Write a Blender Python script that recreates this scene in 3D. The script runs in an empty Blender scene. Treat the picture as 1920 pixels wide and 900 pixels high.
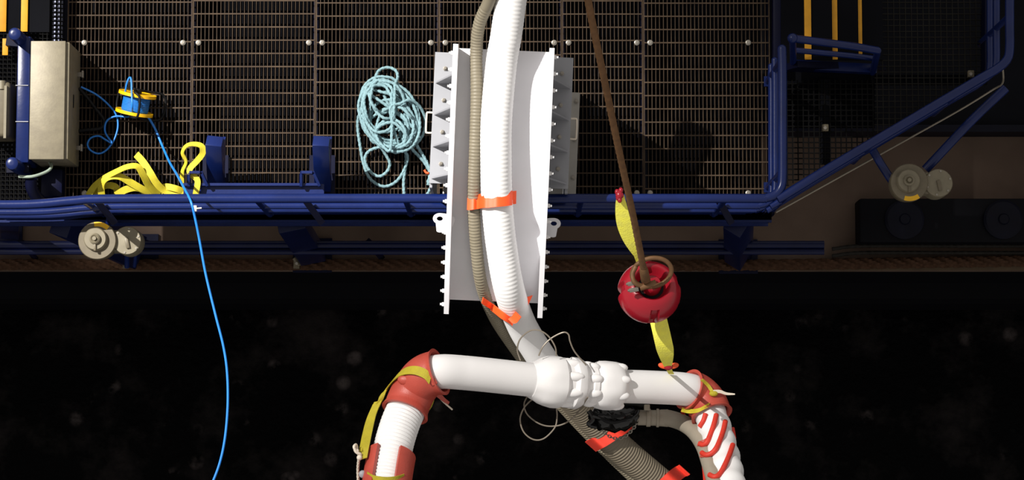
import bpy, bmesh, math, random
from mathutils import Vector, Matrix

# ------------------------------------------------------------ camera, world, lamp, exposure
F = 4848.0                      # focal length in pixels of the 1920 x 900 frame
CAM_Z = 20.0                    # camera height above the platform grating
TILT = math.atan(450.0 / F)     # straight down falls on the lower edge of the frame
scene = bpy.context.scene
cam_data = bpy.data.cameras.new('camera')
cam_data.sensor_width = 36.0
cam_data.lens = 36.0 * F / 1920.0
cam_data.clip_end = 300.0
cam = bpy.data.objects.new('camera', cam_data)
cam.location = (0, 0, CAM_Z)
cam.rotation_euler = (TILT, 0, 0)
scene.collection.objects.link(cam)
scene.camera = cam

world = bpy.data.worlds.new('night_sky')
scene.world = world
world.use_nodes = True
world.node_tree.nodes['Background'].inputs['Color'].default_value = (1.0, 0.95, 0.9, 1)
world.node_tree.nodes['Background'].inputs['Strength'].default_value = 0.44

CT, ST = math.cos(TILT), math.sin(TILT)
def P(px, py, z=0.0):
    """point at height z seen at a pixel of the photograph"""
    dx, dy, dz = (px - 960.0) / F, -(py - 450.0) / F, -1.0
    wy, wz = dy * CT - dz * ST, dy * ST + dz * CT
    t = (z - CAM_Z) / wz
    return Vector((dx * t, wy * t, z))
def M(px, z):                    # pixels to metres at height z
    return px * (CAM_Z - z) / F

SUN_DIR = Vector((0.56, -0.42, -0.85)).normalized()
def added_spot(aim, energy, size):
    # one of two unseen spots, added in place of the sun
    ld = bpy.data.lights.new('unseen_spot', 'SPOT')
    ld.energy = energy
    ld.spot_size = math.radians(size)
    ld.spot_blend = 1.0
    ld.shadow_soft_size = 0.22
    ld.color = (1.0, 0.965, 0.92)
    lo = bpy.data.objects.new('unseen_spot', ld)
    lo.location = aim - SUN_DIR * 45.0
    lo.rotation_euler = SUN_DIR.to_track_quat('-Z', 'Y').to_euler()
    scene.collection.objects.link(lo)
added_spot(P(520, 345, 1.0), 220000.0, 9.6)  # added main light; its soft cone dims the deck toward the right
added_spot(P(1010, 690, 5.0), 84000.0, 6.4)  # added to brighten the raised pipework; its beam misses the deck

scene.view_settings.view_transform = 'Standard'
scene.view_settings.look = 'None'
scene.view_settings.gamma = 1.0
scene.view_settings.use_curve_mapping = False
scene.view_settings.exposure = 0.0
random.seed(7)

# ------------------------------------------------------------ materials
def lin(c):
    c = c / 255.0
    return c / 12.92 if c <= 0.04045 else ((c + 0.055) / 1.055) ** 2.4
def mat(name, rgb, rough=0.5, metal=0.0, vary=0.15, scale=6.0, bump=0.0, bscale=60.0, spec=0.5, dirt=None, dirt_amt=0.5):
    m = bpy.data.materials.new(name)
    m.use_nodes = True
    nt = m.node_tree
    b = nt.nodes['Principled BSDF']
    b.inputs['Roughness'].default_value = rough
    b.inputs['Metallic'].default_value = metal
    b.inputs['Specular IOR Level'].default_value = spec
    col = tuple(lin(c) for c in rgb)
    tc = nt.nodes.new('ShaderNodeTexCoord')
    nz = nt.nodes.new('ShaderNodeTexNoise')
    nz.inputs['Scale'].default_value = scale
    nz.inputs['Detail'].default_value = 6
    nt.links.new(tc.outputs['Object'], nz.inputs['Vector'])
    rp = nt.nodes.new('ShaderNodeValToRGB')
    rp.color_ramp.elements[0].position = 0.3
    rp.color_ramp.elements[1].position = 0.7
    d = dirt and tuple(lin(c) for c in dirt)
    lo = tuple(c * (1 - vary) for c in col) if not d else tuple(c * (1 - dirt_amt) + e * dirt_amt for c, e in zip(col, d))
    rp.color_ramp.elements[0].color = (*lo, 1)
    rp.color_ramp.elements[1].color = (*tuple(min(1, c * (1 + vary * 0.5)) for c in col), 1)
    nt.links.new(nz.outputs['Fac'], rp.inputs['Fac'])
    nt.links.new(rp.outputs['Color'], b.inputs['Base Color'])
    if bump:
        n2 = nt.nodes.new('ShaderNodeTexNoise')
        n2.inputs['Scale'].default_value = bscale
        n2.inputs['Detail'].default_value = 4
        nt.links.new(tc.outputs['Object'], n2.inputs['Vector'])
        bp = nt.nodes.new('ShaderNodeBump')
        bp.inputs['Strength'].default_value = bump
        bp.inputs['Distance'].default_value = 0.01
        nt.links.new(n2.outputs['Fac'], bp.inputs['Height'])
        nt.links.new(bp.outputs['Normal'], b.inputs['Normal'])
    return m

BLUE = mat('blue_gloss_paint', (16, 32, 84), 0.28, 0, 0.2, 5, 0.05, 30, spec=0.35)
NAVY = mat('navy_paint', (9, 12, 38), 0.4, 0, 0.25, 4, 0.05, 20, spec=0.15)
DARK = mat('black_underdeck', (9, 10, 16), 0.8, 0, 0.3, 3, spec=0.1)
BLACK = mat('black_rubber', (16, 16, 17), 0.5, 0, 0.3, 20, spec=0.2)
HULLB = mat('hull_blue_paint', (5, 6, 20), 0.5, 0, 0.3, 4, spec=0.12)
MIDB = mat('dull_blue_paint', (14, 21, 56), 0.35, 0, 0.25, 4, spec=0.2)
HULL = mat('hull_dark_paint', (3, 3, 8), 0.6, 0, 0.3, 4, spec=0.1)
BLACKG = mat('black_gloss', (14, 14, 14), 0.2, 0, 0.3, 20)
TREAD = mat('dark_tread', (13, 12, 12), 0.7, 0, 0.3, 20, 0.2, 150, spec=0.1)
GRATE = mat('galvanised_grating', (74, 60, 46), 0.6, 0.1, 0.35, 9, dirt=(46, 34, 25), dirt_amt=0.7, spec=0.2)
MESH = mat('dull_mesh', (36, 34, 31), 0.7, 0.2, 0.3, 12, spec=0.15)
GALV = mat('galvanised_box', (126, 118, 98), 0.5, 0.2, 0.1, 14, 0.05, 60, dirt=(108, 100, 84), dirt_amt=0.6)
STEEL = mat('bright_steel', (150, 144, 134), 0.35, 0.6, 0.1, 30)
PALE = mat('pale_blue_panel', (190, 195, 225), 0.5, 0, 0.1, 5)
WHITE = mat('white_coating', (236, 234, 233), 0.42, 0, 0.03, 5, 0.03, 40, spec=0.3)
WHOSE = mat('white_hose_rubber', (238, 237, 236), 0.5, 0, 0.03, 8, 0.04, 80, spec=0.3)
CHUTE = mat('chute_white_paint', (222, 221, 224), 0.42, 0, 0.04, 4, 0.03, 25, spec=0.3)
PLATE = mat('light_grey_paint', (150, 151, 156), 0.5, 0, 0.06, 5)
FRAME = mat('beige_grey_frame', (160, 156, 148), 0.55, 0, 0.12, 8)
TANH = mat('tan_hose', (122, 114, 96), 0.55, 0, 0.1, 8, 0.05, 90)
TANW = mat('shade_toned_hose', (112, 103, 87), 0.55, 0, 0.1, 6, 0.05, 90)  # tan, with shade on the lower length put into a darker colour
GREYH = mat('grey_rubber_hose', (156, 147, 131), 0.5, 0, 0.08, 10)
ORANGE = mat('orange_strap', (255, 84, 28), 0.55, 0, 0.08, 30)
RED = mat('red_polyurethane', (182, 74, 60), 0.45, 0, 0.12, 12, 0.15, 160)
REDR = mat('red_cord', (208, 52, 34), 0.6, 0, 0.1, 40)
REDP = mat('red_gloss_paint', (165, 26, 42), 0.25, 0, 0.12, 6, 0.08, 30)
DKRED = mat('dark_red_slot', (60, 8, 12), 0.5)
YEL = mat('yellow_webbing', (202, 186, 42), 0.7, 0, 0.1, 25, 0.3, 220)
YELP = mat('pale_yellow_webbing', (246, 240, 84), 0.75, 0, 0.15, 25, 0.4, 120, dirt=(222, 216, 110), dirt_amt=0.5)
YELO = mat('olive_yellow_webbing', (180, 166, 36), 0.7, 0, 0.12, 25, 0.4, 200)
YELT = mat('yellow_nosing', (226, 160, 20), 0.6, 0, 0.15, 10)
YELR = mat('yellow_reel_plastic', (246, 186, 8), 0.4, 0, 0.06, 10)
CYAN = mat('bright_blue_cable', (30, 120, 210), 0.4, 0, 0.05, 30)
CYAND = mat('blue_wound_cable', (24, 110, 190), 0.5, 0, 0.2, 60)
TEAL = mat('teal_rope', (120, 152, 158), 0.8, 0, 0.2, 60, 0.3, 300)
CREAM = mat('cream_cord', (226, 214, 196), 0.7)
SAGE = mat('sage_cable', (150, 165, 150), 0.6)
TAUPE = mat('taupe_deck_paint', (94, 79, 69), 0.8, 0, 0.25, 1.6, 0.15, 12, dirt=(70, 57, 49), dirt_amt=0.7, spec=0.1)
LEDGE = mat('tan_ledge', (84, 70, 54), 0.7, 0, 0.3, 4, spec=0.15)
RUST = mat('rusty_wire', (66, 46, 33), 0.75, 0.1, 0.35, 30, 0.3, 200, spec=0.1)
CRANE = mat('greased_crane_wire', (120, 86, 54), 0.6, 0.2, 0.25, 30)
LAMPG = mat('lamp_housing_grey', (104, 95, 76), 0.5, 0.1, 0.12, 20)
LAMPL = mat('lamp_lid_grey', (122, 114, 94), 0.5, 0.1, 0.1, 20)
LAMPY = mat('lamp_yellow_tape', (235, 180, 10), 0.5)
WIRE = mat('thin_steel_wire', (140, 130, 116), 0.4, 0.3, 0.1)
ORTAPE = mat('orange_tape', (240, 90, 40), 0.6)

# sea: nearly black water with drifting foam flecks
SEA = bpy.data.materials.new('dark_sea_water')
SEA.use_nodes = True
nt = SEA.node_tree
b = nt.nodes['Principled BSDF']
b.inputs['Roughness'].default_value = 0.35
b.inputs['Specular IOR Level'].default_value = 0.03
tc = nt.nodes.new('ShaderNodeTexCoord')
vo = nt.nodes.new('ShaderNodeTexVoronoi'); vo.inputs['Scale'].default_value = 2.6
nw = nt.nodes.new('ShaderNodeTexNoise'); nw.inputs['Scale'].default_value = 4.0; nw.inputs['Detail'].default_value = 5
mixv = nt.nodes.new('ShaderNodeMixRGB'); mixv.inputs['Fac'].default_value = 0.03
nt.links.new(tc.outputs['Object'], nw.inputs['Vector'])
nt.links.new(tc.outputs['Object'], mixv.inputs['Color1']); nt.links.new(nw.outputs['Color'], mixv.inputs['Color2'])
nt.links.new(mixv.outputs['Color'], vo.inputs['Vector'])
r1 = nt.nodes.new('ShaderNodeValToRGB')
r1.color_ramp.elements[0].position = 0.12; r1.color_ramp.elements[0].color = (1, 1, 1, 1)
r1.color_ramp.elements[1].position = 0.24; r1.color_ramp.elements[1].color = (0, 0, 0, 1)
nt.links.new(vo.outputs['Distance'], r1.inputs['Fac'])
n3 = nt.nodes.new('ShaderNodeTexNoise'); n3.inputs['Scale'].default_value = 1.1; n3.inputs['Detail'].default_value = 9
n3.inputs['Roughness'].default_value = 0.65
nt.links.new(tc.outputs['Object'], n3.inputs['Vector'])
r2 = nt.nodes.new('ShaderNodeValToRGB')
r2.color_ramp.elements[0].position = 0.49; r2.color_ramp.elements[0].color = (0, 0, 0, 1)
r2.color_ramp.elements[1].position = 0.74; r2.color_ramp.elements[1].color = (1, 1, 1, 1)
nt.links.new(n3.outputs['Fac'], r2.inputs['Fac'])
mu = nt.nodes.new('ShaderNodeMath'); mu.operation = 'MULTIPLY'
nt.links.new(r1.outputs['Color'], mu.inputs[0]); nt.links.new(r2.outputs['Color'], mu.inputs[1])
ad = nt.nodes.new('ShaderNodeMath'); ad.operation = 'MULTIPLY_ADD'
nt.links.new(r2.outputs['Color'], ad.inputs[0]); ad.inputs[1].default_value = 0.16
nt.links.new(mu.outputs[0], ad.inputs[2])
cm = nt.nodes.new('ShaderNodeMixRGB')
cm.inputs['Color1'].default_value = (0.0006, 0.0006, 0.0008, 1)
cm.inputs['Color2'].default_value = (0.12, 0.10, 0.097, 1)
nt.links.new(ad.outputs[0], cm.inputs['Fac'])
nt.links.new(cm.outputs['Color'], b.inputs['Base Color'])
bp = nt.nodes.new('ShaderNodeBump'); bp.inputs['Strength'].default_value = 0.4; bp.inputs['Distance'].default_value = 0.1
nt.links.new(n3.outputs['Fac'], bp.inputs['Height']); nt.links.new(bp.outputs['Normal'], b.inputs['Normal'])

# ------------------------------------------------------------ geometry helpers
UP = Vector((0, 0, 1))
def spline(pts, step=0.02, closed=False):
    """smooth curve through points, resampled to even steps"""
    n = len(pts)
    out = []
    segs = n if closed else n - 1
    for i in range(segs):
        if closed:
            p0, p1, p2, p3 = pts[(i - 1) % n], pts[i], pts[(i + 1) % n], pts[(i + 2) % n]
        else:
            p1, p2 = pts[i], pts[i + 1]
            p0 = pts[i - 1] if i > 0 else p1 * 2 - p2
            p3 = pts[i + 2] if i + 2 < n else p2 * 2 - p1
        k = 24
        for j in range(k):
            t = j / k
            out.append(0.5 * ((2 * p1) + (p2 - p0) * t + (2 * p0 - 5 * p1 + 4 * p2 - p3) * t * t + (3 * p1 - p0 - 3 * p2 + p3) * t ** 3))
    out.append(pts[0].copy() if closed else pts[-1].copy())
    L = [0.0]
    for i in range(1, len(out)):
        L.append(L[-1] + (out[i] - out[i - 1]).length)
    cnt = max(2, int(L[-1] / step) + 1)
    res, j = [], 0
    for i in range(cnt):
        s = L[-1] * i / (cnt - 1)
        while j < len(L) - 2 and L[j + 1] < s:
            j += 1
        d = L[j + 1] - L[j]
        res.append(out[j].lerp(out[j + 1], (s - L[j]) / d if d > 1e-9 else 0))
    if closed:
        res.pop()
    return res
def PS(pts, step=0.02, closed=False):
    return spline([P(*p) for p in pts], step, closed)
def frames(path, closed=False):
    n = len(path)
    T = []
    for i in range(n):
        a = path[i - 1] if (i > 0 or closed) else path[i]
        c = path[(i + 1) % n] if (i < n - 1 or closed) else path[i]
        T.append((c - a).normalized())
    ref = UP if abs(T[0].z) < 0.9 else Vector((0, 1, 0))
    N = [(ref - T[0] * ref.dot(T[0])).normalized()]
    for i in range(1, n):
        v = N[-1] - T[i] * N[-1].dot(T[i])
        N.append(v.normalized() if v.length > 1e-6 else N[-1])
    return T, N

class MB:
    def __init__(self):
        self.bm = bmesh.new()
    def box(self, c, s, rot=None):
        mtx = Matrix.Translation(c) @ (rot.to_4x4() if rot is not None else Matrix()) @ Matrix.Diagonal((*s, 1))
        bmesh.ops.create_cube(self.bm, size=1.0, matrix=mtx)
        return self
    def beam(self, a, b, w, h, up=UP):
        d = (b - a)
        y = d.normalized()
        x = y.cross(up)
        if x.length < 1e-5:
            x = y.cross(Vector((1, 0, 0)))
        x.normalize()
        z = x.cross(y)
        return self.box((a + b) / 2, (w, d.length, h), Matrix((x, y, z)).transposed())
    def tube(self, path, r, n=12, closed=False, caps=True, twist=None, arc=None):
        """r is a number or r(i, s); twist = (lobes, turns per metre, depth) for laid rope; arc = open angular range"""
        T, N = frames(path, closed)
        rings, s = [], 0.0
        for i, p in enumerate(path):
            if i:
                s += (p - path[i - 1]).length
            rr = r(i, s) if callable(r) else r
            B = T[i].cross(N[i])
            ring = []
            cnt = n if arc is None else n + 1
            for k in range(cnt):
                a = 2 * math.pi * k / n if arc is None else arc[0] + (arc[1] - arc[0]) * k / n
                q = rr
                if twist:
                    q = rr * (1 + twist[2] * math.cos(twist[0] * (a - s * twist[1] * 2 * math.pi)))
                ring.append(self.bm.verts.new(p + (N[i] * math.cos(a) + B * math.sin(a)) * q))
            rings.append(ring)
        m = len(rings)
        fs = []
        for i in range(m if closed else m - 1):
            A, Bq = rings[i], rings[(i + 1) % m]
            lim = n
            for k in range(lim):
                k2 = (k + 1) % len(A) if arc is None else k + 1
                fs.append(self.bm.faces.new((A[k], A[k2], Bq[k2], Bq[k])))
        if caps and not closed and arc is None:
            self.bm.faces.new(rings[0][::-1]); self.bm.faces.new(rings[-1])
        self._last = fs
        return self
    def pipe(self, path, rf, t, n=48):
        T, N = frames(path)
        prev, first, s = None, None, 0.0
        for i, p in enumerate(path):
            if i: s += (p - path[i - 1]).length
            r = rf(i, s)
            B = T[i].cross(N[i])
            cur = [[self.bm.verts.new(p + (N[i] * math.cos(2 * math.pi * k / n) + B * math.sin(2 * math.pi * k / n)) * q) for k in range(n)] for q in (r, r - t)]
            for k in range(n):
                j = (k + 1) % n
                if prev:
                    self.bm.faces.new((prev[0][k], prev[0][j], cur[0][j], cur[0][k]))
                    self.bm.faces.new((prev[1][k], cur[1][k], cur[1][j], prev[1][j]))
                if i in (0, len(path) - 1):
                    self.bm.faces.new((cur[0][k], cur[0][j], cur[1][j], cur[1][k]))
            prev = cur
        return self
    def shell(self, t):
        bmesh.ops.recalc_face_normals(self.bm, faces=self._last)
        bmesh.ops.solidify(self.bm, geom=self._last, thickness=t)
        return self
    def cyl(self, a, b, r, n=16, r2=None):
        d = b - a
        z = d.normalized()
        q = z.to_track_quat('Z', 'Y').to_matrix().to_4x4()
        bmesh.ops.create_cone(self.bm, cap_ends=True, segments=n, radius1=r, radius2=r if r2 is None else r2,
                              depth=d.length, matrix=Matrix.Translation((a + b) / 2) @ q)
        return self
    def ball(self, c, r, sx=1, sy=1, sz=1, n=16, rot=None):
        bmesh.ops.create_uvsphere(self.bm, u_segments=n, v_segments=max(6, n // 2), radius=r,
                                  matrix=Matrix.Translation(c) @ (rot.to_4x4() if rot is not None else Matrix()) @ Matrix.Diagonal((sx, sy, sz, 1)))
        return self
    def lathe(self, c, axis, prof, n=48, rf=None, caps=True):
        """prof = list of (distance along the axis, radius)"""
        z = axis.normalized()
        x = z.cross(Vector((0.1, 1, 0.2))).normalized()
        y = z.cross(x)
        rings = []
        for h, r in prof:
            ring = []
            for k in range(n):
                a = 2 * math.pi * k / n
                q = r * (rf(a, h, r) if rf else 1)
                ring.append(self.bm.verts.new(c + z * h + (x * math.cos(a) + y * math.sin(a)) * q))
            rings.append(ring)
        for A, B in zip(rings, rings[1:]):
            for k in range(n):
                self.bm.faces.new((A[k], A[(k + 1) % n], B[(k + 1) % n], B[k]))
        if caps:
            self.bm.faces.new(rings[0][::-1]); self.bm.faces.new(rings[-1])
        return self
    def prism(self, poly, z0, z1):
        lo = [self.bm.verts.new((p[0], p[1], z0)) for p in poly]
        hi = [self.bm.verts.new((p[0], p[1], z1)) for p in poly]
        self.bm.faces.new(lo[::-1]); self.bm.faces.new(hi)
        n = len(poly)
        for i in range(n):
            self.bm.faces.new((lo[i], lo[(i + 1) % n], hi[(i + 1) % n], hi[i]))
        return self
    def solid(self, poly, ext):
        """3-D polygon pushed along a vector"""
        lo = [self.bm.verts.new(p) for p in poly]
        hi = [self.bm.verts.new(p + ext) for p in poly]
        self.bm.faces.new(lo[::-1]); self.bm.faces.new(hi)
        n = len(poly)
        for i in range(n):
            self.bm.faces.new((lo[i], lo[(i + 1) % n], hi[(i + 1) % n], hi[i]))
        return self
    def ribbon(self, path, w, t=0.004, twist=None, wdir=None, skip=None, nw=4):
        """flat webbing: twist(u) in degrees about its own run, or a fixed width direction"""
        T, N = frames(path)
        rows = []
        n = len(path)
        for i, p in enumerate(path):
            u = i / (n - 1)
            if wdir is not None:
                wd = wdir(u) if callable(wdir) else wdir
            else:
                base = T[i].cross(UP)
                base = base.normalized() if base.length > 1e-4 else T[i].cross(N[i])
                nn = base.cross(T[i])
                a = math.radians(twist(u) if twist else 0)
                wd = base * math.cos(a) + nn * math.sin(a)
            ww = w(u) if callable(w) else w
            rows.append([self.bm.verts.new(p + wd * ww * (k / nw - 0.5)) for k in range(nw + 1)])
        fs = []
        for i in range(n - 1):
            for k in range(nw):
                if skip and skip((i + 0.5) / (n - 1), (k + 0.5) / nw):
                    continue
                fs.append(self.bm.faces.new((rows[i][k], rows[i][k + 1], rows[i + 1][k + 1], rows[i + 1][k])))
        bmesh.ops.recalc_face_normals(self.bm, faces=fs)
        bmesh.ops.solidify(self.bm, geom=fs, thickness=t)
        return self
    def bevel(self, w, seg=2):
        es = [e for e in self.bm.edges if len(e.link_faces) == 2 and e.calc_face_angle(0) > 0.6]
        bmesh.ops.bevel(self.bm, geom=es, offset=w, segments=seg, affect='EDGES', profile=0.5, clamp_overlap=True)
        return self
    def build(self, name, m, parent=None, angle=40):
        bm = self.bm
        loose = [v for v in bm.verts if not v.link_faces]
        if loose:
            bmesh.ops.delete(bm, geom=loose, context='VERTS')
        bmesh.ops.recalc_face_normals(bm, faces=bm.faces[:])
        if parent is not None:
            off = parent['_o'] if '_o' in parent else (0, 0, 0)
            off = Vector(off)
        else:
            xs = [v.co.x for v in bm.verts]; ys = [v.co.y for v in bm.verts]; zs = [v.co.z for v in bm.verts]
            off = Vector(((min(xs) + max(xs)) / 2, (min(ys) + max(ys)) / 2, min(zs)))
        bmesh.ops.translate(bm, verts=bm.verts[:], vec=-off)
        me = bpy.data.meshes.new(name)
        bm.to_mesh(me); bm.free()
        me.materials.append(m)
        for p in me.polygons:
            p.use_smooth = True
        me.set_sharp_from_angle(angle=math.radians(angle))
        o = bpy.data.objects.new(name, me)
        scene.collection.objects.link(o)
        o['_o'] = tuple(off)
        if parent is not None:
            o.parent = parent
        else:
            o.location = off
        return o

def tag(o, label, cat, group=None):
    o['label'] = label; o['category'] = cat
    if group: o['group'] = group
    return o
def struct(o):
    o['kind'] = 'structure'
    return o
def thing(name, loc, label, cat, group=None):
    o = bpy.data.objects.new(name, None)
    o.empty_display_size = 0.2
    scene.collection.objects.link(o)
    o.location = loc
    o['_o'] = tuple(loc)
    return tag(o, label, cat, group)
def copy_part(src, parent, shift):
    c = src.copy()
    scene.collection.objects.link(c)
    c.parent = parent
    c.location = src.location + shift
    return c

# ============================================================ THE SETTING
Z_SEA, Z_SHIP = -8.0, -2.5
struct(MB().box(Vector((0, 0, Z_SEA - 0.05)), (90, 90, 0.1)).build('sea', SEA))

x0, x1 = -14.0, 14.0
y_edge = P(960, 506, Z_SHIP).y
y_lip = P(960, 247, Z_SHIP).y
# ship's side deck, hull and the navy plating further inboard
struct(MB().box(Vector((0, (y_edge + 9) / 2, Z_SHIP - 0.1)), (28, 9 - y_edge, 0.2)).build('ship_deck', TAUPE))
struct(MB().box(Vector((0, y_edge + 0.26, (Z_SHIP - 0.2 + Z_SEA - 1) / 2)), (28, 0.5, Z_SHIP - 0.2 - Z_SEA + 1)).build('hull_side', HULL))
struct(MB().box(Vector((0, y_edge + 0.02, Z_SHIP + 0.02)), (28, 0.05, 0.04)).build('deck_ledge', LEDGE))
ya = P(960, 236, -2.2).y
struct(MB().box(Vector((0, (ya + 9) / 2, -2.35)), (28, 9 - ya, 0.3)).build('inner_plating', DARK))
struct(MB().box(Vector((0, ya - 0.03, -2.30)), (28, 0.06, 0.34)).build('plating_edge', HULLB))
# hull strakes that catch a little light
struct(MB().box(Vector((0, y_edge - 0.06, -4.2)), (28, 0.16, 0.10)).box(Vector((0, y_edge - 0.02, -6.0)), (28, 0.08, 0.08)).build('hull_strake', HULL))

# platform frame below the gratings
xl, xr = P(-80, 300, 0).x, P(1446, 300, 0).x
yf = P(960, 400, 0).y
yt = P(960, -120, 0).y
struct(MB().box(Vector(((xl + xr) / 2, (yf + yt) / 2 + 0.01, -0.33)), (xr - xl - 0.1, yt - yf + 0.04, 0.04)).build('underdeck_plate', DARK))
fb = MB()
eb = MB()
eb.box(Vector(((xl + xr) / 2, yf - 0.02, -0.16)), (xr - xl, 0.06, 0.30))
eb.box(Vector(((xl + xr) / 2, yf - 0.03, -0.30)), (xr - xl, 0.08, 0.03))
eb.box(Vector(((xl + xr) / 2, yf - 0.01, -0.025)), (xr - xl, 0.12, 0.03))
struct(eb.build('platform_edge', BLUE))
for px in (122, 358, 590, 822, 1054, 1207, 1445):
    x = P(px, 300, -0.1).x
    fb.box(Vector((x, (yf + yt) / 2, -0.17)), (0.05, yt - yf, 0.2))
struct(fb.build('platform_frame', NAVY))

# ============================================================ GRATING PANELS
SEAMS = [122, 358, 590, 822, 1054, 1207, 1446]
LBL = ['brown steel grating panel under the yellow reel of blue cable',
       'brown steel grating panel between the two blue bracket posts',
       'brown steel grating panel under the coiled teal rope',
       'brown steel grating panel beneath the white chute',
       'narrow steel grating panel right of the chute, under the crane wire',
       'dim steel grating panel ending at the upright right handrail']
CLIPS = [(158, 343), (372, 579), (604, 808), (835, 1039), (1066, 1194), (1219, 1403)]
YJOINT = P(960, 366, 0).y
for i in range(6):
    xa, xb = P(SEAMS[i], 300, 0).x + 0.006, P(SEAMS[i + 1], 300, 0).x - 0.006
    g = MB()
    n = max(2, round((xb - xa) / 0.0305))
    ytop = yt
    for k in range(n + 1):
        x = xa + (xb - xa) * k / n
        w = 0.0043 if 0 < k < n else 0.008
        g.box(Vector((x, (YJOINT + ytop) / 2 - 0.02, -0.016)), (w, ytop - YJOINT + 0.04, 0.032))
    dy = [0, 0.012, -0.006, 0.0, 0.01, -0.008][i]
    yy = P(960, 352, 0).y + dy
    while yy < ytop:
        g.box(Vector(((xa + xb) / 2, yy, -0.002)), (xb - xa, 0.0095, 0.008))
        yy += 0.1045
    g.box(Vector(((xa + xb) / 2, YJOINT - 0.03, -0.016)), (xb - xa, 0.008, 0.034))
    panel = tag(g.build('grating_panel', GRATE), LBL[i], 'grating', 'platform grating panels')
    first = None
    for cy in (80, 362):
        for cx in CLIPS[i]:
            p = P(cx, cy, 0.005)
            if first is None:
                c = MB()
                c.lathe(p + Vector((0, 0, -0.004)), UP, [(0, 0.022), (0.006, 0.022), (0.009, 0.018), (0.009, 0.011), (0.013, 0.011), (0.013, 0.005)], 20)
                first = c.build('grating_clip', STEEL, panel); fp = p
            else:
                copy_part(first, panel, p - fp)

# fine mesh walkways, right and left
def mesh_deck(name, poly_px, pitch, w, z, label, m=MESH, dirn=0):
    poly = [P(x, y, z) for x, y in poly_px]
    g = MB()
    def clip(axis, v):
        hits = []
        n = len(poly)
        for i in range(n):
            a, b = poly[i], poly[(i + 1) % n]
            if (a[axis] - v) * (b[axis] - v) < 0:
                t = (v - a[axis]) / (b[axis] - a[axis])
                hits.append(a[1 - axis] + (b[1 - axis] - a[1 - axis]) * t)
        return sorted(hits)
    for axis in (0, 1):
        lo = min(p[axis] for p in poly); hi = max(p[axis] for p in poly)
        v = lo + pitch / 2
        while v < hi:
            h = clip(axis, v)
            for a, b in zip(h[::2], h[1::2]):
                if b - a > 0.01:
                    c = [0, 0, z - 0.01 - 0.002 * axis]; s = [0, 0, 0.02]
                    c[axis] = v; c[1 - axis] = (a + b) / 2
                    s[axis] = w; s[1 - axis] = b - a
                    g.box(Vector(c), s)
            v += pitch
    return tag(g.build(name, m), label, 'grating')
mesh_deck('mesh_walkway', [(1640, -60), (1872, -60), (1872, 128), (1652, 250), (1640, 250)], 0.046, 0.006, 0.0,
          'square mesh walkway floor behind the sloping right handrail', MESH)
mesh_deck('mesh_walkway', [(1462, 150), (1640, 150), (1640, 262), (1470, 352), (1462, 352)], 0.042, 0.008, -0.02,
          'dark square mesh floor in the corner between upright and sloping handrails', TREAD)
mesh_deck('mesh_walkway', [(-60, -60), (120, -60), (120, 392), (-60, 392)], 0.034, 0.007, 0.0,
          'dark square mesh floor beside and below the grey cabinet', TREAD)
tag(MB().box(P(108, 20, -0.12), (0.09, 0.95, 0.02)).bevel(0.004).build('pale_panel', PALE), 'pale blue panel strip under the mesh at upper left', 'panel')
struct(MB().prism([P(1462, 128, -0.09), P(1640, 128, -0.09), P(1640, 240, -0.09), P(1462, 240, -0.09)], -0.10, -0.07).build('landing_plate', DARK))
# support bars of the right walkway
wb = MB()
for a, b_ in (((1546, 150), (1546, 308)), ((1632, 150), (1850, 150))):
    wb.beam(P(*a, -0.06), P(*b_, -0.06), 0.075, 0.06)
struct(wb.build('walkway_frame', DARK))
for cx, cy, lab in ((1855, 111, 'small pale clamp block at the bend of the right handrail'), (1820, 139, 'small pale clamp block above the sloping handrail'),
                    (1547, 240, 'small pale clamp block on the dark beam in the mesh corner')):
    c = MB(); c.box(P(cx, cy, 0.03), (0.05, 0.055, 0.05)).bevel(0.006)
    o = tag(c.build('clamp_block', LAMPG), lab, 'clamp')
    MB().lathe(P(cx, cy, 0.055), UP, [(0, 0.014), (0.012, 0.014), (0.012, 0.006)], 6).build('bolt_head', STEEL, o)

# ============================================================ HANDRAILS
def rail_pipe(mb, pts, r=0.026, step=0.03):
    mb.tube(PS(pts, step), r, 14)
gr = thing('guard_rail', P(800, 372, 0), 'blue tubular guard rail along the platform front, turning up at right', 'railing')
def world_path(zz, off=0.0):
    h = 1.1
    # the plan of the rail, taken from where the top rail is seen
    plan = [P(x, y, h) for x, y in ((-40, 384), (60, 383), (140, 376), (200, 373), (500, 372), (1000, 372), (1400, 372), (1430, 372), (1452, 366), (1464, 352), (1467, 330), (1467, 250), (1467, 140), (1466, 92))]
    return [Vector((p.x, p.y - off, zz)) for p in plan]
MB().tube(spline(world_path(1.1), 0.03), 0.034, 16).ball(world_path(1.1)[-1], 0.034).build('top_rail', BLUE, gr)
MB().tube(spline(world_path(0.58), 0.03), 0.026, 14).ball(world_path(0.58)[-1], 0.026).build('middle_rail', BLUE, gr)
MB().tube(spline(world_path(0.30), 0.03), 0.024, 14).ball(world_path(0.3)[-1], 0.024).build('lower_rail', BLUE, gr)
kp = [Vector((p.x, p.y, 0.09)) for p in spline(world_path(0.09), 0.05)]
MB().ribbon(kp, 0.15, 0.008, wdir=UP).build('kick_plate', BLUE, gr)
for px in (150, 480, 760, 1090, 1360):
    a = P(px, 373, 1.1)
    MB().cyl(Vector((a.x, a.y, -0.12)), a, 0.024).box(Vector((a.x, a.y + 0.03, 0.0)), (0.06, 0.08, 0.02)).build('stanchion', BLUE, gr)
for py in (110, 320):
    a = P(1467, py, 1.1)
    MB().cyl(Vector((a.x, a.y, -0.12)), a, 0.024).box(Vector((a.x, a.y, 0.0)), (0.06, 0.08, 0.02)).build('stanchion', BLUE, gr)
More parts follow.
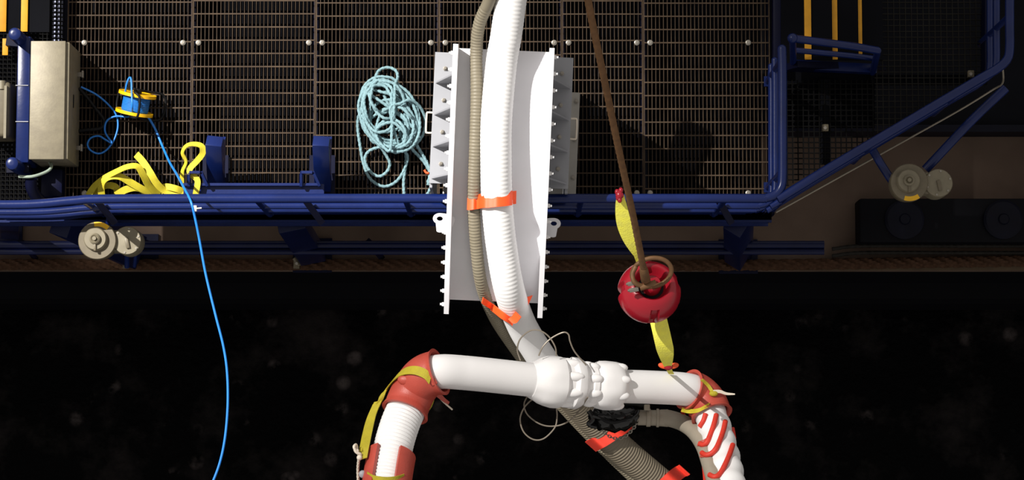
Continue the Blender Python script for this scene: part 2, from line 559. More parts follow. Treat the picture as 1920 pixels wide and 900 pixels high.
for px, nm in ((193, 0), (585, 0), (1360, 0)):
    a = P(px, 388, 0.7)
    MB().beam(a + Vector((-0.05, 0.05, 0.0)), a + Vector((0.06, -0.10, -0.2)), 0.05, 0.03).build('clamp_strip', NAVY, gr)

g2 = thing('guard_rail', P(1700, 240, 0), 'blue tubular guard rail sloping up to the right and turning upward', 'railing')
def plan2(zz):
    pl = [P(x, y, 1.1) for x, y in ((1458, 374), (1475, 364), (1560, 312), (1700, 229), (1830, 152), (1868, 130), (1888, 112), (1893, 90), (1893, 40), (1893, -60))]
    return [Vector((p.x, p.y, zz)) for p in pl]
MB().tube(spline(plan2(1.1), 0.03), 0.034, 16).build('top_rail', BLUE, g2)
MB().tube(spline(plan2(0.58), 0.03), 0.026, 14).build('middle_rail', BLUE, g2)
MB().tube(spline(plan2(0.30), 0.03), 0.024, 14).build('lower_rail', BLUE, g2)
kb = spline(plan2(0.06), 0.05)
MB().ribbon(kb, 0.2, 0.01, wdir=UP).build('kick_plate', NAVY, g2)
for px, py in ((1480, 361), (1640, 265), (1800, 170), (1893, 30)):
    a = P(px, py, 1.1)
    MB().cyl(Vector((a.x, a.y, -0.12)), a, 0.024).build('stanchion', BLUE, g2)
tag(MB().tube(PS([(1455, 398, 0.0), (1520, 362, 0.0), (1700, 262, 0.0), (1800, 206, 0.0), (1862, 168, 0.05), (1880, 155, 0.3), (1880, 122, 0.7)], 0.03), 0.007, 8).build('conduit', GREYH),
    'thin grey conduit following the underside of the sloping handrail', 'cable')

# blue twin pipes on the ship's side, and braces
fr = thing('fender_rail', P(700, 462, -1.6), 'twin navy pipes running along the ship side below the platform', 'railing')
for py, r in ((459, 0.034), (472, 0.026)):
    MB().tube(PS([(-60, py, -1.6), (700, py, -1.6), (1420, py, -1.6), (1545, py, -1.6)], 0.2), r, 14).build('pipe', MIDB, fr)
for px in (40, 690, 840, 1380):
    MB().beam(P(px, 452, -1.65), P(px + 26, 484, -2.48), 0.05, 0.03).build('bracket', NAVY, fr)
br = [((120, 408), (250, 470), 0.30, 'left broad navy brace under the platform by the left floodlight'),
      ((545, 415), (585, 478), 0.22, 'navy slanting brace under the platform below the right bracket post'),
      ((1385, 415), (1385, 480), 0.22, 'navy brace under the platform corner right of the red weight'),
      ((18, 400), (18, 440), 0.08, 'short navy bracket at far left under the platform')]
for a, b_, w, lab in br:
    o = MB().beam(P(*a, -0.45), P(*b_, -2.4), w, 0.16).bevel(0.01).build('support_brace', MIDB)
    tag(o, lab, 'brace')
    q = P(*b_, -2.42)
    MB().box(Vector((q.x, q.y, -2.48)), (w + 0.12, 0.3, 0.03)).build('foot_plate', NAVY, o)
# rusty wire rope along the deck edge
wr = PS([(-80, 496, -2.42), (500, 496, -2.42), (1000, 497, -2.42), (1400, 497, -2.42), (2010, 488, -2.42)], 0.012)
tag(MB().tube(wr, 0.042, 18, twist=(5, 1.8, 0.24)).build('wire_rope', RUST), 'thick rusty wire rope lying along the ship deck edge', 'rope')
for px, lab in ((236, 'small steel clamp on the rusty wire rope below the left floodlight'), (556, 'small steel clamp on the rusty wire rope left of the chute')):
    c = MB(); c.cyl(P(px - 4, 484, -2.34), P(px + 6, 498, -2.34), 0.02, 12).box(P(px, 494, -2.36), (0.05, 0.09, 0.04))
    o = tag(c.build('rope_clamp', LAMPG), lab, 'clamp')
    MB().cyl(P(px, 494, -2.36), P(px, 494, -2.30), 0.014, 6).build('bolt_head', STEEL, o)
# dark housing on the ship side at right with two round lids
hz = thing('deck_housing', P(1770, 412, Z_SHIP), 'dark navy low steel housing with round lids, below the right floodlight', 'housing')
a, c = P(1612, 455, -2.2), P(1990, 372, -2.2)
MB().box(Vector(((a.x + c.x) / 2, (a.y + c.y) / 2, -2.35)), (c.x - a.x, c.y - a.y, 0.3)).bevel(0.02).build('body', HULL, hz)
for px in (1695, 1880):
    MB().lathe(P(px, 412, -2.2), UP, [(0, 0.17), (0.03, 0.17), (0.05, 0.15), (0.05, 0.05), (0.07, 0.04)], 40).build('lid', HULLB, hz)
for k, (py, lab) in enumerate(((461, 'upper grey wire running along the foot of the navy housing'), (474, 'lower grey wire running along the foot of the navy housing'))):
    tag(MB().tube(PS([(1560, py + 6, -2.4), (1620, py, -2.4), (1800, py, -2.4), (2000, py, -2.4)], 0.015), 0.016, 10, twist=(4, 4, 0.12)).build('steel_wire', MESH), lab, 'wire')

# ============================================================ STAIRS
def stairs(x_list, y0, y1, lab, zs):
    s = thing('stairway', P(x_list[0], y1, 0), lab, 'stairs')
    for px, z in zip(x_list, zs):
        a, c = P(px, y0, z), P(px, y1, z)
        MB().box(Vector((a.x + 0.09, (a.y + c.y) / 2, z - 0.02)), (0.2, abs(a.y - c.y), 0.035)).build('tread', DARK, s)
        MB().box(Vector((a.x, (a.y + c.y) / 2, z + 0.012)), (M(13, z), abs(a.y - c.y), 0.012)).bevel(0.003).build('nosing', YELT, s)
    return s
s = stairs([1513, 1562, 1608], -60, 112, 'dark stairs with yellow nosings at upper right', (0.34, 0.27, 0.20))
MB().beam(P(1480, 124, 0.25), P(1645, 130, -0.25), 0.05, 0.2).build('stringer', NAVY, s)
sr = thing('stair_rail', P(1560, 120, 0), 'blue stair rail across the end of the right stairs', 'railing')
MB().tube(PS([(1486, 72, 0.95), (1540, 79, 0.85), (1600, 87, 0.72), (1646, 95, 0.62)], 0.05), 0.03, 14).ball(P(1486, 72, 0.95), 0.04).build('top_rail', BLUE, sr)
MB().tube(PS([(1486, 94, 0.5), (1540, 99, 0.4), (1600, 105, 0.3), (1642, 110, 0.2)], 0.05), 0.022, 14).build('middle_rail', BLUE, sr)
MB().beam(P(1484, 122, 0.12), P(1640, 130, 0.0), 0.07, 0.10).build('base_rail', BLUE, sr)
MB().cyl(P(1486, 72, 0.95), P(1488, 128, 0.1), 0.026).build('post', BLUE, sr)
MB().cyl(P(1646, 95, 0.62), P(1636, 136, 0.0), 0.026).build('post', BLUE, sr)
tag(MB().beam(P(1455, -60, 0.02), P(1455, 130, 0.02), 0.06, 0.18).bevel(0.006).build('edge_beam', NAVY), 'navy edge beam between grating and right stairs', 'beam')

s = stairs([8, 48], -60, 60, 'dark stairs with yellow nosings at upper left beside the cabinet', (0.12, 0.28))
tag(MB().box(P(10, 88, 0.1), (M(11, 0.1), M(32, 0.1), 0.012)).bevel(0.003).build('yellow_marker', YELT), 'short yellow strip below the upper left blue cap', 'strip')

# ============================================================ CABINET AT LEFT
bm_ = thing('cabinet_beam', P(40, 300, 0), 'blue upright frame with round caps along the left side of the grey cabinet', 'beam')
a, c = P(41, 305, 0.4), P(41, 68, 0.4)
MB().box(Vector((a.x, (a.y + c.y) / 2, 0.21)), (M(25, 0.4), c.y - a.y, 0.38)).bevel(0.012).build('beam', BLUE, bm_)
for x, y in ((27, 63), (22, 306)):
    p = P(x, y, 0.62)
    MB().lathe(Vector((p.x, p.y, 0)), UP, [(0.0, 0.05), (0.58, 0.05), (0.612, 0.046), (0.62, 0.036), (0.62, 0.01)], 32).build('post', BLUE, bm_)
for y in (160, 228):
    MB().box(P(41, y, 0.405), (M(24, 0.4), 0.006, 0.006)).build('seam', PLATE, bm_)
MB().beam(P(14, 76, 0.3), P(52, 80, 0.3), 0.09, 0.1).beam(P(14, 318, 0.3), P(56, 316, 0.3), 0.06, 0.1).build('cross_bar', NAVY, bm_)

cb = thing('control_cabinet', P(92, 190, 0.0), 'galvanised grey steel control cabinet standing on the left of the grating', 'cabinet')
zt = 0.52
a, c = P(54, 298, zt), P(124, 78, zt)
cx_, cy_ = (a.x + c.x) / 2, (a.y + c.y) / 2
MB().box(Vector((cx_ + 0.012, cy_, zt / 2 - 0.01)), (c.x - a.x + 0.024, c.y - a.y, zt - 0.02)).bevel(0.008).build('body', GALV, cb)
MB().box(Vector((cx_, cy_, zt - 0.005)), (c.x - a.x - 0.004, c.y - a.y + 0.008, 0.03)).bevel(0.005).build('door', GALV, cb)
for y in (133, 272):
    p = P(148, y, 0.12)
    l = MB(); l.box(Vector((c.x + 0.045, P(140, y, 0.3).y, 0.12)), (0.05, 0.035, 0.02)).box(Vector((c.x + 0.065, P(140, y, 0.3).y, 0.13)), (0.016, 0.055, 0.04)).bevel(0.003)
    l.build('latch', STEEL, cb)
MB().box(Vector((c.x + 0.026, P(140, 190, 0.3).y, 0.3)), (0.004, 0.1, 0.03)).build('handle_recess', BLACK, cb)
jb = thing('junction_box', P(8, 205, 0), 'rounded grey metal housing at the left edge beside the blue frame', 'box')
MB().box(P(2, 210, 0.16), (0.2, M(105, 0.2), 0.32)).bevel(0.03, 3).build('body', LAMPG, jb)
MB().cyl(P(4, 152, 0.30), P(4, 168, 0.30), 0.035).build('gland', LAMPL, jb)
MB().box(P(10, 210, 0.33), (0.02, M(100, 0.3), 0.02)).build('rib', LAMPL, jb)
tag(MB().tube(PS([(35, 331, 0.5), (60, 331, 0.5), (85, 323, 0.45), (96, 314, 0.4), (93, 304, 0.3), (84, 300, 0.25)], 0.02), 0.012, 10).build('sage_cable', SAGE),
    'short pale green cable curling under the grey cabinet', 'cable')
tag(MB().tube(PS([(148, 165, 0.06), (165, 185, 0.03), (180, 205, 0.03), (195, 225, 0.03), (190, 240, 0.03), (160, 244, 0.03), (145, 246, 0.03)], 0.02), 0.014, 10).build('black_cable', BLACK),
    'black cable on the grating beside the grey cabinet', 'cable')
tag(MB().tube(PS([(58, 335, 0.45), (60, 355, 0.4), (75, 375, 0.3), (100, 388, 0.2), (130, 398, 0.1)], 0.02), 0.045, 14).build('bent_pipe', NAVY),
    'navy bent pipe below the grey cabinet at the rail end', 'pipe')
tag(MB().box(P(100, 345, 0.04), (0.17, 0.22, 0.16)).bevel(0.02).build('foot_block', NAVY), 'navy block on the deck under the grey cabinet', 'block')

# ============================================================ BLUE BRACKETS
bk = thing('stowage_bracket', P(490, 350, 0), 'blue steel bracket frame with two leaning posts and cross beam', 'bracket')
for px in (402, 602):
    t0, t1 = P(px, 264, 0.55), P(px + 4, 350, 0.10)
    MB().beam(t0, t1, 0.125, 0.10).bevel(0.006).build('post', BLUE, bk)
    MB().beam(P(px + 16, 266, 0.5), P(px + 14, 330, 0.1), 0.02, 0.10).build('web', BLUE, bk)
    MB().box(P(px + 2, 332, 0.03), (0.2, 0.34, 0.02)).build('foot_plate', NAVY, bk)
MB().beam(P(345, 355, 0.32), P(608, 355, 0.32), 0.075, 0.06).build('cross_beam', BLUE, bk)
MB().beam(P(345, 347, 0.35), P(598, 347, 0.35), 0.02, 0.10).build('cross_flange', BLUE, bk)
for px in (366, 576):
    MB().beam(P(px - 10, 324, 0.42), P(px + 10, 324, 0.42), 0.02, 0.09).beam(P(px - 11, 324, 0.42), P(px - 11, 346, 0.38), 0.02, 0.09).beam(P(px + 12, 324, 0.42), P(px + 22, 346, 0.38), 0.02, 0.09).build('pocket', BLUE, bk)

# ============================================================ FLOODLIGHTS
def floodlight(bx, by, sx_, sy_, z, lab, tape_a, arms):
    f = thing('floodlight', P(bx, by, z - 0.5), lab, 'floodlight')
    p = P(bx, by, z)
    r = M(36, z)
    MB().lathe(p, UP, [(-0.30, r * 0.5), (-0.2, r * 0.9), (-0.06, r), (-0.01, r), (0, r * 0.96), (0.0, r * 0.62)], 48).build('housing', LAMPG, f)
    MB().lathe(p + Vector((-0.01, 0.01, 0)), UP, [(0, r * 0.62), (0.03, r * 0.60), (0.04, r * 0.55), (0.04, r * 0.3), (0.06, r * 0.28), (0.07, r * 0.2), (0.06, r * 0.12), (0.085, r * 0.10), (0.085, 0.004)], 40).build('cap', LAMPL, f)
    MB().box(p + Vector((-0.008, -r * 0.36, 0.045)), (0.018, r * 0.42, 0.02)).bevel(0.004).build('hasp', LAMPG, f)
    # yellow tape is a short band on the rim
    ring = []
    for k in range(13):
        a = tape_a + math.radians(-26 + 52 * k / 12)
        ring.append(p + Vector((math.cos(a), math.sin(a), 0)) * r * 0.86 + Vector((0, 0, 0.001)))
    MB().ribbon(ring, r * 0.24, 0.003, wdir=None).build('yellow_tape', LAMPY, f)
    q = P(sx_, sy_, z - 0.03)
    r2 = M(27, z)
    MB().lathe(q, UP, [(-0.26, r2 * 0.8), (-0.2, r2), (-0.012, r2), (0, r2 * 0.95), (0.0, r2 * 0.2), (0.002, 0.004)], 40).beam(q + Vector((0, 0, -0.1)), p + Vector((0, 0, -0.13)), r2 * 1.5, 0.16).build('ballast_box', LAMPL, f)
    MB().beam(q + Vector((-0.005, 0.02, 0.008)), q + Vector((0.012, -0.06, 0.008)), 0.028, 0.02).bevel(0.004).build('lever', LAMPG, f)
    for k in range(6):
        a = math.radians(20 + 60 * k)
        o = q + Vector((math.cos(a), math.sin(a), 0)) * r2 * 0.84
        MB().lathe(o, UP, [(0, 0.008), (0.006, 0.008), (0.006, 0.003)], 8).build('screw', STEEL, f)
    for pts, rr in arms:
        MB().tube(PS(pts, 0.05), rr, 14).build('arm', BLUE, f)
    return f
floodlight(182, 451, 238, 451, 0.35, 'round grey floodlight hanging outside the front rail at lower left', math.radians(75),
           [([(205, 400, 0.3), (203, 420, 0.2), (198, 440, 0.1)], 0.022), ([(238, 468, -0.2), (238, 482, -0.3), (238, 500, -0.4)], 0.02), ([(256, 465, -0.2), (254, 482, -0.3), (252, 499, -0.4)], 0.014)])
floodlight(1705, 342, 1760, 343, 0.45, 'round grey floodlight on blue struts outside the sloping rail at right', math.radians(-82),
           [([(1632, 274, 0.2), (1652, 308, 0.2), (1676, 345, 0.2)], 0.032), ([(1886, 165, 0.4), (1820, 228, 0.35), (1735, 318, 0.25)], 0.036)])

# ============================================================ CHUTE
O = P(945, 94, 1.62)
E = P(926, 580, 0.7)
d = Vector((E.x - O.x, E.y - O.y, 0)).normalized()
sv = Vector((-d.y, d.x, 0))            # to the right in the photograph
if sv.x < 0: sv = -sv
R, A1, HW, FH = 2.72, math.radians(40.5), 0.325, 0.18
ch = thing('overboarding_chute', P(945, 300, 0), 'white curved steel chute overhanging the front rail, hoses lying in it', 'chute')
def cp(a, s, h):                        # angle along the arc, sideways, height above the trough floor
    n = d * math.sin(a) + UP * math.cos(a)
    return O + d * (R * math.sin(a)) + UP * (-R * (1 - math.cos(a))) + n * h + sv * s
def on_floor(px, py, h):
    # point h above the trough floor, seen at a pixel
    z = 1.6
    for _ in range(12):
        q = P(px, py, z)
        a = math.asin(max(-0.2, min(0.98, (q - O).dot(d) / R)))
        z = O.z - R * (1 - math.cos(a)) + h / max(0.5, math.cos(a))
    return P(px, py, z)
def arc_sheet(s0, s1, h0, h1, a0, a1, n=40):
    mb = MB()
    prev = None
    for k in range(n + 1):
        a = a0 + (a1 - a0) * k / n
        v = [mb.bm.verts.new(cp(a, s, h)) for s, h in ((s0, h0), (s1, h0), (s1, h1), (s0, h1))]
        if prev:
            for i in range(4):
                mb.bm.faces.new((prev[i], prev[(i + 1) % 4], v[(i + 1) % 4], v[i]))
        else:
            mb.bm.faces.new(v[::-1])
        prev = v
    mb.bm.faces.new(prev)
    return mb
arc_sheet(-HW, HW, -0.02, 0.0, 0, A1).build('trough_floor', CHUTE, ch)
for sgn, nm in ((-1, 'left'), (1, 'right')):
    fl = arc_sheet(sgn * HW, sgn * (HW + 0.018), -0.14, FH, 0.0, A1).build('side_flange', CHUTE, ch)
    arc_sheet(sgn * (HW + 0.018), sgn * (HW + 0.036), FH - 0.07, FH, 0.0, A1).build('rim_strip', CHUTE, fl)
    ref = None
    for k in range(17):
        a = math.radians(1.2 + k * 2.38)
        p = cp(a, sgn * (HW + 0.036), FH - 0.035)
        b0 = MB().cyl(p, p + sv * sgn * 0.016, 0.016, 6).cyl(p, p + sv * sgn * 0.03, 0.009, 10)
        b0.build('bolt', WHITE, ch)
    # side shelf plates on the base box, with stiffener gussets
    zs = 1.22
    a0 = O + sv * sgn * (HW + 0.018)
    L = M(250, zs)
    wd = 0.165
    for q in (0,):
        c0 = Vector((a0.x, a0.y, zs)) + d * (L / 2 - 0.03) + sv * sgn * wd / 2
        rot = Matrix((sv, d, UP)).transposed()
        sp = MB().box(c0, (wd, L, 0.015), rot).build('side_shelf', PLATE, ch)
    MB().box(Vector((a0.x, a0.y, 0.66)) + d * (L / 2) + sv * sgn * (wd - 0.012), (0.02, L, 1.08), rot).build('side_wall', PLATE, ch)
    for k in range(5):
        t = 0.19 + k * 0.235
        if t > L: break
        ang = math.asin(min(0.95, t / R))
        top = cp(ang, sgn * (HW + 0.018), FH - 0.08)
        base = Vector((a0.x, a0.y, zs)) + d * t
        outp = base + sv * sgn * (wd - 0.01)
        top2 = Vector((base.x, base.y, max(zs + 0.06, top.z)))
        MB().solid([base, outp, top2], d * 0.012).build('gusset', PLATE, ch)
    for k in range(5):
        t = 0.09 + k * 0.235
        if t > L: break
        base = Vector((a0.x, a0.y, zs)) + d * t + sv * sgn * (wd * 0.52)
        MB().lathe(base, UP, [(0.006, 0.017), (0.016, 0.017), (0.017, 0.010), (0.03, 0.010), (0.03, 0.004)], 6).build('shelf_bolt', STEEL, ch)
    # lifting lug: a teardrop plate with an eye
    ang = math.radians(26.5)
    root = cp(ang, sgn * (HW + 0.018), 0.02)
    tip = root + sv * sgn * 0.07 - d * 0.01 + UP * 0.02
    mb = MB()
    N = 32
    outer, inner = [], []
    cpts = tip
    for k in range(N):
        a = 2 * math.pi * k / N
        u = Vector((math.cos(a), math.sin(a)))
        inner.append(cpts + sv * u.x * 0.022 + d * u.y * 0.016)
        v = sv * u.x * 0.05 + d * u.y * 0.04
        q = cpts + v
        if u.x * sgn < 0 or u.y > 0.2:      # stretch back to the flange and down along it
            q = q - sv * sgn * (0.05 if u.x * sgn < 0 else 0.0) * abs(u.x) * 1.2 + d * max(0, u.y) * 0.06 * (1 if u.x * sgn < 0.5 else 0)
        outer.append(q)
    lo_o = [mb.bm.verts.new(p) for p in outer]; lo_i = [mb.bm.verts.new(p) for p in inner]
    hi_o = [mb.bm.verts.new(p + UP * 0.016) for p in outer]; hi_i = [mb.bm.verts.new(p + UP * 0.016) for p in inner]
    for k in range(N):
        j = (k + 1) % N
        mb.bm.faces.new((lo_o[k], lo_i[k], lo_i[j], lo_o[j])); mb.bm.faces.new((hi_o[k], hi_o[j], hi_i[j], hi_i[k]))
        mb.bm.faces.new((lo_o[k], lo_o[j], hi_o[j], hi_o[k])); mb.bm.faces.new((lo_i[k], hi_i[k], hi_i[j], lo_i[j]))
    mb.build('lifting_lug', CHUTE, ch)
    # grab handle
    t = 0.48
    hb = Vector((a0.x, a0.y, 1.12)) + d * t + sv * sgn * (wd - 0.0)
    e = 0.045 if sgn < 0 else 0.045
    hp = [hb - d * 0.075, hb - d * 0.075 + sv * sgn * e * 0.8, hb - d * 0.06 + sv * sgn * e, hb + d * 0.06 + sv * sgn * e, hb + d * 0.075 + sv * sgn * e * 0.8, hb + d * 0.075]
    MB().tube(spline(hp, 0.006), 0.0075, 10).build('grab_handle', CREAM, ch)
rot = Matrix((sv, d, UP)).transposed()
L = O.y - P(960, 367, 0.05).y
base_c = Vector((O.x, O.y, 0)) + d * (L / 2 + 0.02)
MB().box(base_c + UP * 0.05 + sv * 0.075, (1.03, L - 0.06, 0.06), rot).bevel(0.006).build('base_frame', FRAME, ch)
MB().box(base_c + UP * 0.6 - d * 0.08, (0.95, 0.02, 1.15), rot).build('cross_wall', PLATE, ch)
for t in (0.12, 0.42, 0.72, 0.98):
    p = Vector((O.x, O.y, 0.08)) + d * t + sv * 0.565
    MB().lathe(p, UP, [(0, 0.018), (0.012, 0.018), (0.012, 0.01), (0.025, 0.01), (0.025, 0.004)], 6).build('base_bolt', STEEL, ch)

# ============================================================ HOSES THROUGH THE CHUTE
def ribs(r, amp, pitch):
    return lambda i, s: r + amp * math.sin(2 * math.pi * s / pitch)
RH = 0.112
wh = [P(966, -60, 1.95), P(950, 60, 1.80)] + [on_floor(x, y, RH + 0.004) for x, y in ((940, 120), (931, 220), (930, 300), (932, 380), (940, 460), (954, 540))] + [P(976, 605, 0.84), P(1005, 655, 0.6), P(1050, 722, 0.3)]
lowp = [P(1050, 722, 0.3), P(1100, 778, 0.0), P(1160, 838, -0.25), P(1230, 898, -0.5), P(1300, 955, -0.7)]
hose = thing('flexible_hose', P(932, 380, 1.3), 'thick white ribbed hose lying along the middle of the chute', 'hose')
pth = spline(wh, 0.0048)
def wr_(i, s):
    u = i / len(pth)
    k = 1.0 if u < 0.66 else max(0.0, 1 - (u - 0.66) / 0.12)
    return RH + 0.0008 * k * math.sin(2 * math.pi * s / 0.030)
MB().tube(pth, wr_, 36).build('upper_length', WHOSE, hose)
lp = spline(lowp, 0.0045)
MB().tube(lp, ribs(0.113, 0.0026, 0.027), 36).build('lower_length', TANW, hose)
gh = [P(938, -60, 2.1), P(918, 0, 1.92), P(899, 45, 1.78)] + [on_floor(x, y, 0.05) for x, y in ((893, 100), (894, 180), (891, 280), (888, 370), (892, 450), (902, 530))] + [P(921, 582, 0.84), P(948, 628, 0.55), P(1005, 705, 0.1), P(1085, 795, -0.3), P(1140, 850, -0.5), P(1195, 903, -0.7), P(1240, 945, -0.85)]
gp = spline(gh, 0.0045)
def gr_(i, s):
    return 0.045 + (0.0018 * math.sin(2 * math.pi * s / 0.024) if s > 0.35 else 0)
tag(MB().tube(gp, gr_, 20).build('thin_hose', TANH), 'slim tan ribbed hose running left of the thick white hose', 'hose')

# orange straps
def on_tubes(px, py, tubes, gap, z0, ztop=7.0):
    # first point under the sight line through a pixel that rests on one of the tubes
    z = ztop
    while z > z0:
        q = P(px, py, z)
        for pp, rr in tubes:
            for k in range(0, len(pp), max(1, len(pp) // 400)):
                v = pp[k]
                if (v - q).length < rr + gap:
                    return q
        z -= 0.012
    return P(px, py, z0)
TH = [(pth, RH), (gp, 0.046), (lp, 0.115)]
def hug(pts, tubes, gap=0.012, step=0.008):
    return spline([on_tubes(x, y, tubes, gap, z, z + 1.0) for x, y, z in pts], step)
def hose_t(py):
    a, b_ = P(932, py - 10, 1.4), P(932, py + 10, 1.4)
    return (b_ - a).normalized()
sp_ = [(876, 380, 1.38), (882, 380, 1.35), (889, 379, 1.3), (896, 378, 1.3), (906, 376, 1.3), (914, 376, 1.3), (922, 375, 1.3), (932, 374, 1.3), (944, 373, 1.3), (954, 372, 1.3), (961, 371, 1.4)]
o = MB().ribbon(hug(sp_, TH, 0.014), M(28, 1.5), 0.008, wdir=Vector((0.02, 1, -0.12)).normalized(), nw=6, skip=lambda u, v: 0.47 < u < 0.60 and v > 0.62).build('orange_strap', ORANGE)
tag(o, 'orange strap binding both hoses near the middle of the chute', 'strap')
MB().ribbon(PS([(950, 371, 1.53), (958, 371, 1.52), (968, 370, 1.50)], 0.01), M(25, 1.5), 0.006, wdir=Vector((0.02, 1, 0))).build('strap_tail', ORANGE, o)
o = MB().ribbon(hug([(904, 562, 0.9), (912, 568, 0.8), (924, 576, 0.8), (942, 590, 0.8), (962, 604, 0.8)], TH, 0.03), 0.055, 0.012, wdir=Vector((0.2, 0.75, 0.62)).normalized()).build('orange_strap', ORANGE)
tag(o, 'orange strap around both hoses at the lower lip of the chute', 'strap')
MB().ribbon(hug([(955, 601, 0.8), (963, 600, 0.8), (971, 590, 0.8)], TH, 0.045), 0.06, 0.012, wdir=Vector((-0.62, 0.62, -0.1)).normalized()).build('strap_end', ORANGE, o)
MB().ribbon(PS([(978, 588, 1.06), (984, 573, 1.08), (992, 556, 1.08)], 0.01), 0.06, 0.012, wdir=Vector((1, 0.35, -0.3)).normalized()).build('strap_buckle', ORANGE, o)
o = MB().ribbon(hug([(1107, 838, -0.3), (1118, 832, -0.4), (1127, 827, -0.4), (1138, 820, -0.4), (1150, 812, -0.4), (1164, 803, -0.4), (1178, 794, -0.4)], TH, 0.014), 0.115, 0.010, wdir=Vector((0.75, -0.66, -0.15)).normalized()).build('red_strap', REDR)
tag(o, 'red strap across the lower hoses under the black net bundle', 'strap')
o = MB().ribbon(hug([(1243, 912, -0.8), (1252, 904, -0.8), (1262, 895, -0.8), (1274, 886, -0.8), (1284, 880, -0.8)], TH, 0.014), 0.115, 0.010, wdir=Vector((0.75, -0.66, -0.15)).normalized()).build('red_strap', REDR)
tag(o, 'red strap on the thick hose at the bottom edge of the photo', 'strap')

# ============================================================ WHITE PIPE SPOOL (near the camera)
zl, zr = 5.3, 4.7
sp = thing('pipe_spool', P(1080, 720, 4.6), 'white coated pipe with bolted coupling across the lower middle', 'pipe')
def zx(x): return zl + (zr - zl) * (x - 830) / (1300 - 830)
lpipe = PS([(770, 752, 5.2), (779, 728, 5.22), (796, 706, 5.26), (825, 697, 5.3), (870, 699, zx(870)), (940, 706, zx(940)), (1012, 714, zx(1012))], 0.012)
MB().tube(lpipe, lambda i, s: 0.0985, 48).build('left_pipe', WHITE, sp)
rpipe = PS([(1150, 724, zx(1150)), (1220, 726, zx(1220)), (1285, 730, zx(1285)), (1312, 740, 4.64), (1328, 762, 4.66)], 0.012)
MB().tube(rpipe, 0.098, 48).build('right_pipe', WHITE, sp)
ax0, ax1 = P(995, 713, zx(995)), P(1172, 725, zx(1172))
axd = (ax1 - ax0)
AL = axd.length
axd.normalize()
prof_px = [(995, 33), (1003, 37), (1012, 43), (1024, 47), (1036, 49), (1048, 48.5), (1052, 44), (1055, 41), (1064, 41), (1067, 45), (1070, 48.5), (1082, 48.5), (1088, 44), (1092, 38), (1098, 36), (1100, 40), (1108, 41), (1111, 38), (1116, 42), (1122, 45), (1134, 46.5), (1146, 46.5), (1155, 45), (1161, 40), (1166, 33), (1170, 30)]
sc = 1 / 325.0
def lump(a, h, r):
    return 1 + 0.012 * math.sin(5 * a + h * 40) + 0.01 * math.sin(9 * a)
MB().lathe(ax0, axd, [((x - 995) / 177 * AL, r * sc) for x, r in prof_px], 64, rf=lump).build('coupling', WHITE, sp)
xv = axd.cross(UP).normalized(); zv = xv.cross(axd)
for x, rad, rb, ln, cnt in ((1060, 40, 9, 34, 8), (1102, 36, 9, 24, 8), (1152, 39, 9, 26, 8)):
    for k in range(cnt):
        a = 2 * math.pi * (k + 0.35) / cnt
        o_ = ax0 + axd * ((x - 995) / 177 * AL) + (xv * math.cos(a) + zv * math.sin(a)) * rad * sc
        mb = MB().ball(o_, rb * sc, ln * sc * 0.62 / (rb * sc), 1, 1, 16)
        mb.build('stud_nut', WHITE, sp)

# left hose below the red elbow
HR = 0.108
lh = [(718, 960, 5.6), (726, 900, 5.48), (737, 840, 5.38), (752, 790, 5.28), (770, 752, 5.2), (782, 728, 5.2)]
lhp = PS(lh, 0.004)
tag(MB().tube(lhp, ribs(HR, 0.0042, 0.0235), 48).build('flexible_hose', WHOSE), 'white ribbed hose hanging below the left red elbow collar', 'hose')
# right hose, lashed
rh = [(1316, 745, 4.62), (1331, 775, 4.68), (1347, 825, 4.84), (1359, 870, 5.02), (1371, 930, 5.25)]
rhp = PS(rh, 0.01)
def dented(i, s):
    return 0.100 - 0.008 * (0.5 + 0.5 * math.sin(s * 46))
tag(MB().tube(rhp, dented, 40).build('flexible_hose', WHOSE), 'white hose wrapped with red lashing below the right red collar', 'hose')

# red elbow collars
def collar(pts, r, lip, lab, arcspan=None):
    pp = PS(pts, 0.008)
    n = len(pp)
    def rr(i, s):
        u = i / (n - 1)
        e = max(0, 1 - min(u, 1 - u) / 0.09)
        return r + lip * e
    mb = MB().pipe(pp, rr, 0.018, 56)
    return tag(mb.build('elbow_collar', RED), lab, 'collar'), pp
ec, ecp = collar([(759, 773, 5.25), (768, 750, 5.22), (780, 726, 5.22), (798, 706, 5.27), (824, 697, 5.3)], 0.127, 0.011, 'moulded red elbow collar joining white pipe and left hose')
MB().ball(P(766, 712, 5.32), 0.045, 1.4, 0.8, 0.6).build('strap_lug', RED, ec)
MB().box(P(812, 714, 5.385), (0.035, 0.055, 0.05), Matrix.Rotation(0.5, 3, 'Z')).bevel(0.008).build('strap_lug', RED, ec)
ec2, ec2p = collar([(1291, 730, 4.69), (1310, 739, 4.65), (1326, 756, 4.66), (1335, 779, 4.7)], 0.118, 0.008, 'moulded red elbow collar joining white pipe and lashed right hose')
MB().box(P(1308, 772, 4.66), (0.10, 0.03, 0.03), Matrix.Rotation(0.3, 3, 'Z')).bevel(0.008).build('strap_lug', RED, ec2)

